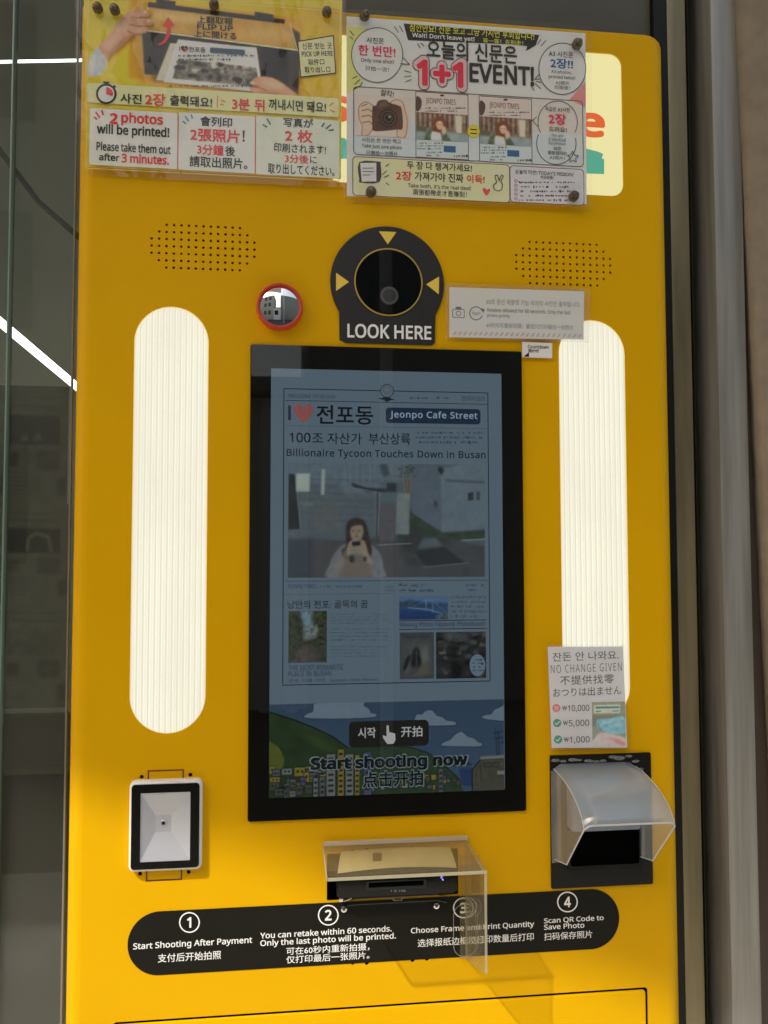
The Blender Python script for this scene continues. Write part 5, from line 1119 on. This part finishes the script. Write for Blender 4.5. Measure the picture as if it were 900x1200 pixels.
# shop window at the left with what shows inside
XW = xat(83, .03)
sw = thing('shop_window', 'tall glass shop window along the left edge of the kiosk', 'window', (XW - .3, .03, ZG))
WG = clear('window_glass', haze=(.6, .6, .54), haze_amt=.06, tint=(.80, .83, .80), ior=1.52, rough=.01, gloss=1.6)
boxo('pane', sw, xat(7.5, .03), XW + .06, .03, .036, ZG, ZH, WG)
boxo('pane', sw, xat(7.5, .03) - 1.2, xat(5.0, .03), .022, .028, ZG, ZH, WG)
boxo('pane_edge', sw, xat(5.3, .03), xat(7.2, .03), .020, .036, ZG, ZH, pm('green_glass_edge', (.20, .30, .27), rough=.2), .0003)
boxo('edge_trim', sw, xat(81, .03), xat(83, .03), .024, .0295, ZG, ZH, pm('clear_trim', (.20, .20, .185), rough=.2))
iw = flat('interior_wall', None, [[(-3.0, ZG), (2.0, ZG), (2.0, 2.9), (-3.0, 2.9)]], pm('interior_grey', (.62, .61, .55), rough=.8, noise=.15, nscale=1.5), .95); iw['kind'] = 'structure'
fl = bpy.data.meshes.new('f'); fl.from_pydata([(-3, .1, .02), (2, .1, .02), (2, .95, .02), (-3, .95, .02)], [], [(0, 1, 2, 3)]); o = link('shop_floor', fl, pm('shop_floor', (.07, .065, .055), rough=.6)); o['kind'] = 'structure'
fl = bpy.data.meshes.new('f'); fl.from_pydata([(-3, .1, 2.85), (2, .1, 2.85), (2, .95, 2.85), (-3, .95, 2.85)], [], [(3, 2, 1, 0)]); o = link('shop_ceiling', fl, pm('shop_ceiling', (.4, .4, .38), rough=.7)); o['kind'] = 'structure'
# counter inside, low and dark
ct = thing('shop_counter', 'dark low counter behind the shop window below the posted newspapers', 'counter', (-.45, .5, .02))
zc_ = P(40, 905, .45)[1]
boxo('counter_body', ct, -1.3, -.1, .45, .9, .02, zc_, pm('dark_counter', (.05, .045, .035), rough=.6), .004)
boxo('counter_top', ct, -1.32, -.1, .43, .92, zc_ + .0005, zc_ + .015, pm('counter_top', (.11, .105, .09), rough=.4), .003)
# tube lamps
TL = glow((232, 236, 230), 7, 'tube_light')
for pa, pb_, lab, r_ in (((-30, 352, .35), (110, 470, .75), 'bright slanting tube lamp seen through the left shop window', .0075), ((-30, 73, .6), (130, 70, .6), 'thin level tube lamp high behind the left shop window', .0028)):
    a = P(pa[0], pa[1], pa[2]); b_ = P(pb_[0], pb_[1], pb_[2]); A = Vector((a[0], pa[2], a[1])); B = Vector((b_[0], pb_[2], b_[1]))
    lt = thing('tube_lamp', lab, 'lamp', A, 'tube lamps inside the shop')
    tube('lamp_tube', lt, [A, B], r_, TL, 12)
    up = Vector((0, .006, .006)); tube('lamp_holder', lt, [A + up, B + up], r_ * .4, pm('lamp_holder', (.5, .5, .5), rough=.4), 8)
stroke_p = [P(-5, 170, .7), P(95, 280, .7)]
cb = tube('hanging_cable', None, [(stroke_p[0][0], .7, stroke_p[0][1]), ((stroke_p[0][0] + stroke_p[1][0]) / 2, .7, (stroke_p[0][1] + stroke_p[1][1]) / 2 - .02), (stroke_p[1][0], .7, stroke_p[1][1])], .006, pm('cable', (.03, .03, .03), rough=.6)); tag(cb, 'dark cable slanting down behind the upper part of the shop window', 'cable')
# posted newspapers
NP = ink((116, 118, 110)); ND = ink((44, 46, 44)); NM = ink((74, 76, 72))
labs = ['highest posted newspaper sheet behind the left glass with a dark wide photo', 'middle posted newspaper sheet behind the left glass with an arched figure photo', 'lowest posted newspaper sheet behind the left glass, dim and mostly text']
for q, (ya, yb_) in enumerate(((452, 590), (590, 706), (706, 830))):
    t_ = thing('posted_newspaper', labs[q], 'newspaper', (P(40, yb_, .12)[0], .12, P(40, yb_, .12)[1]), 'newspapers posted behind the glass')
    h = yb_ - ya; l, r, b, t = box_px(-14, 79.5, ya, yb_, .12)
    prism('page', t_, [(l, b), (r, b), (r, t), (l, t)], .12, .1206, ink((86, 88, 82)), smooth=False)
    p = Pic(-14, 79.5, ya, yb_, (88, 90, 84), 1.2); ph = ((30, 32, 32), (26, 28, 28), (70, 72, 68))[q]
    p.poly([(7, ya + h * .25), (70, ya + h * .26), (70, ya + h * .5), (7, ya + h * .5)], ph, 1.2, mott=.4, sc=8, al=1 if q < 2 else .5)
    if q == 0: p.poly([(22, ya + h * .47), (30, ya + h * .40), (34, ya + h * .47)], (90, 92, 88), 1.2).poly([(38, ya + h * .47), (44, ya + h * .38), (50, ya + h * .47)], (84, 86, 82), 1.2)
    if q == 1: p.line([(32, ya + h * .46), (32, ya + h * .36), (42, ya + h * .30), (56, ya + h * .34), (60, ya + h * .48)], 5, (92, 94, 90), 1.5)
    p.line([(14, ya + h * .17), (64, ya + h * .18)], 2.2, (60, 62, 58), 1.5, .7); p.line([(8, ya + h * .1), (70, ya + h * .1)], 1, (70, 72, 68), 1)
    for a in ([(8, .57), (22, .57), (22, .69), (8, .69)], [(44, .55), (70, .56), (70, .72), (44, .71)], [(67, .8), (79, .77), (79, .92), (70, .94)], [(-4, .78), (6, .76), (8, .9), (-4, .92)]): p.poly([(x, ya + h * y) for x, y in a], (50, 52, 50), 1.6, .8, mott=.3, sc=5)
    for k in range(6): p.line([(10 + (k % 2) * 2, ya + h * (.74 + .035 * k)), (38 - (k * 7) % 9, ya + h * (.745 + .035 * k))], 1, (66, 68, 64), .8, .8)
    p.grain(.12, 14).build('page_print', t_, .1190)

# ================================================================== THE STREET BEHIND THE CAMERA (lights and reflects)
def plane(name, pts, mat):
    me = bpy.data.meshes.new(name); me.from_pydata(pts, [], [tuple(range(len(pts)))]); return link(name, me, mat)
o = plane('road', [(-60, -80, -.12), (60, -80, -.12), (60, 6, -.12), (-60, 6, -.12)], pm('asphalt', (.06, .06, .058), rough=.9, noise=.1, nscale=6)); o['kind'] = 'structure'
o = boxo('pavement', None, -20, 20, -3.0, 5, -.119, 0, pm('paving', (.52, .50, .45), rough=.85, noise=.12, nscale=3)); o['kind'] = 'structure'
# unseen canopy added to cast shade: its slanting front edge draws the shade line
HC = 4.2; zA = P(84, 925)[1]; zB = P(600, 1108)[1]; xA = P(84, 925)[0]; xB = P(600, 1108)[0]
sl_z = (zB - zA) / (xB - xA)
def edge_pt(x): z = zA + sl_z * (x - xA); d_ = (HC - z) / SUN_B; return (x - SUN_A * d_, -d_)
e0, e1 = edge_pt(-.9), edge_pt(2.2)
f_ = (.10 - e0[0]) / (e1[0] - e0[0]); e1 = (.10, e0[1] + (e1[1] - e0[1]) * f_)
can = thing('shade_canopy', 'pale unseen canopy added above the kiosk to cast its shade', 'canopy', (0, 0, HC))
prism_pts = [(e0[0], e0[1]), (e1[0], e1[1]), (.10, .06), (-4.4, .06), (-4.4, e0[1] + .2)]
bm = bmesh.new(); A = [bm.verts.new((x, y, HC)) for x, y in prism_pts]; B = [bm.verts.new((x, y, HC + .08)) for x, y in prism_pts]
bm.faces.new(A); bm.faces.new(list(reversed(B)))
for i in range(len(A)): j = (i + 1) % len(A); bm.faces.new((A[i], A[j], B[j], B[i]))
bmesh.ops.recalc_face_normals(bm, faces=bm.faces)
bm_obj('canopy_slab', bm, pm('canopy_white', (.78, .77, .74), rough=.7), can)
# wall above/behind everything so no daylight comes from behind
ow = thing('shop_facade', 'grey upper shop facade over the header panel', 'facade', (0, .1, 2.76))
boxo('facade_wall', ow, -4, 4.2, .062, .3, 2.76, 5.5, pm('facade_grey', (.3, .3, .29), rough=.8))
boxo('facade_side', ow, xat(1000), 4.2, .021, .3, 0, 2.755, pm('facade_grey', (.3, .3, .29)))
boxo('facade_side', ow, -4, -2.0, .0, .3, 0, 2.755, pm('facade_grey', (.3, .3, .29)))
# opposite house
th = thing('corner_building', 'tall warm grey building across the street, seen only in reflections', 'building', (-5, -8, 0))
boxo('building_wall', th, -12, -1.75, -12, -6.9, 0, 7.4, pm('warm_render', (.40, .37, .31), rough=.8, noise=.08, nscale=1.5))
for x in (-4.6, -3.2):
    for z in (1.4, 3.6, 5.6): boxo('window', th, x, x + .8, -6.88, -6.84, z, z + 1.1, pm('dark_pane2', (.05, .05, .05), rough=.3))
oh = thing('opposite_house', 'white rendered house across the street, seen only in reflections', 'house', (-1, -7, 0))
WR = pm('white_render', (.80, .80, .80), rough=.8, noise=.08, nscale=2)
boxo('house_wall', oh, -1.74, .2, -10, -7, 0, 3.0, WR)
boxo('house_wing', oh, .21, 8, -12, -7.2, 0, 7.5, pm('grey_render', (.20, .20, .19), rough=.8))
for x in (-1.5,): 
    f = boxo('window', oh, x, x + 1.1, -6.99, -6.95, 1.2, 2.5, pm('window_frame', (.5, .5, .5), rough=.4)); boxo('pane', f, x + .08, x + 1.02, -6.945, -6.94, 1.28, 2.42, pm('dark_pane', (.02, .025, .03), rough=.05))
boxo('eave', oh, -1.74, .2, -10.2, -6.7, 3.01, 3.15, pm('grey_eave', (.25, .25, .25), rough=.7))
for x in (-.2, .05): tube('drain_pipe', oh, [(x, -6.9, 0), (x, -6.9, 2.95)], .06, pm('pipe_white', (.75, .75, .75), rough=.4), 12)
up_ = thing('utility_pole', 'grey concrete utility pole across the street, seen only in reflections', 'pole', (.68, -4.6, 0))
tube('pole', up_, [(.68, -4.6, 0), (.68, -4.6, 7)], .045, pm('concrete', (.62, .61, .58), rough=.8), 16)
boxo('meter_box', up_, -.1+.68, .1+.68, -4.5, -4.3, 1.7, 2.2, pm('box_grey', (.3, .31, .30), rough=.5), .01)
set_all_lettering()
bpy.data.scenes.remove(_ts); bpy.data.objects.remove(_to)
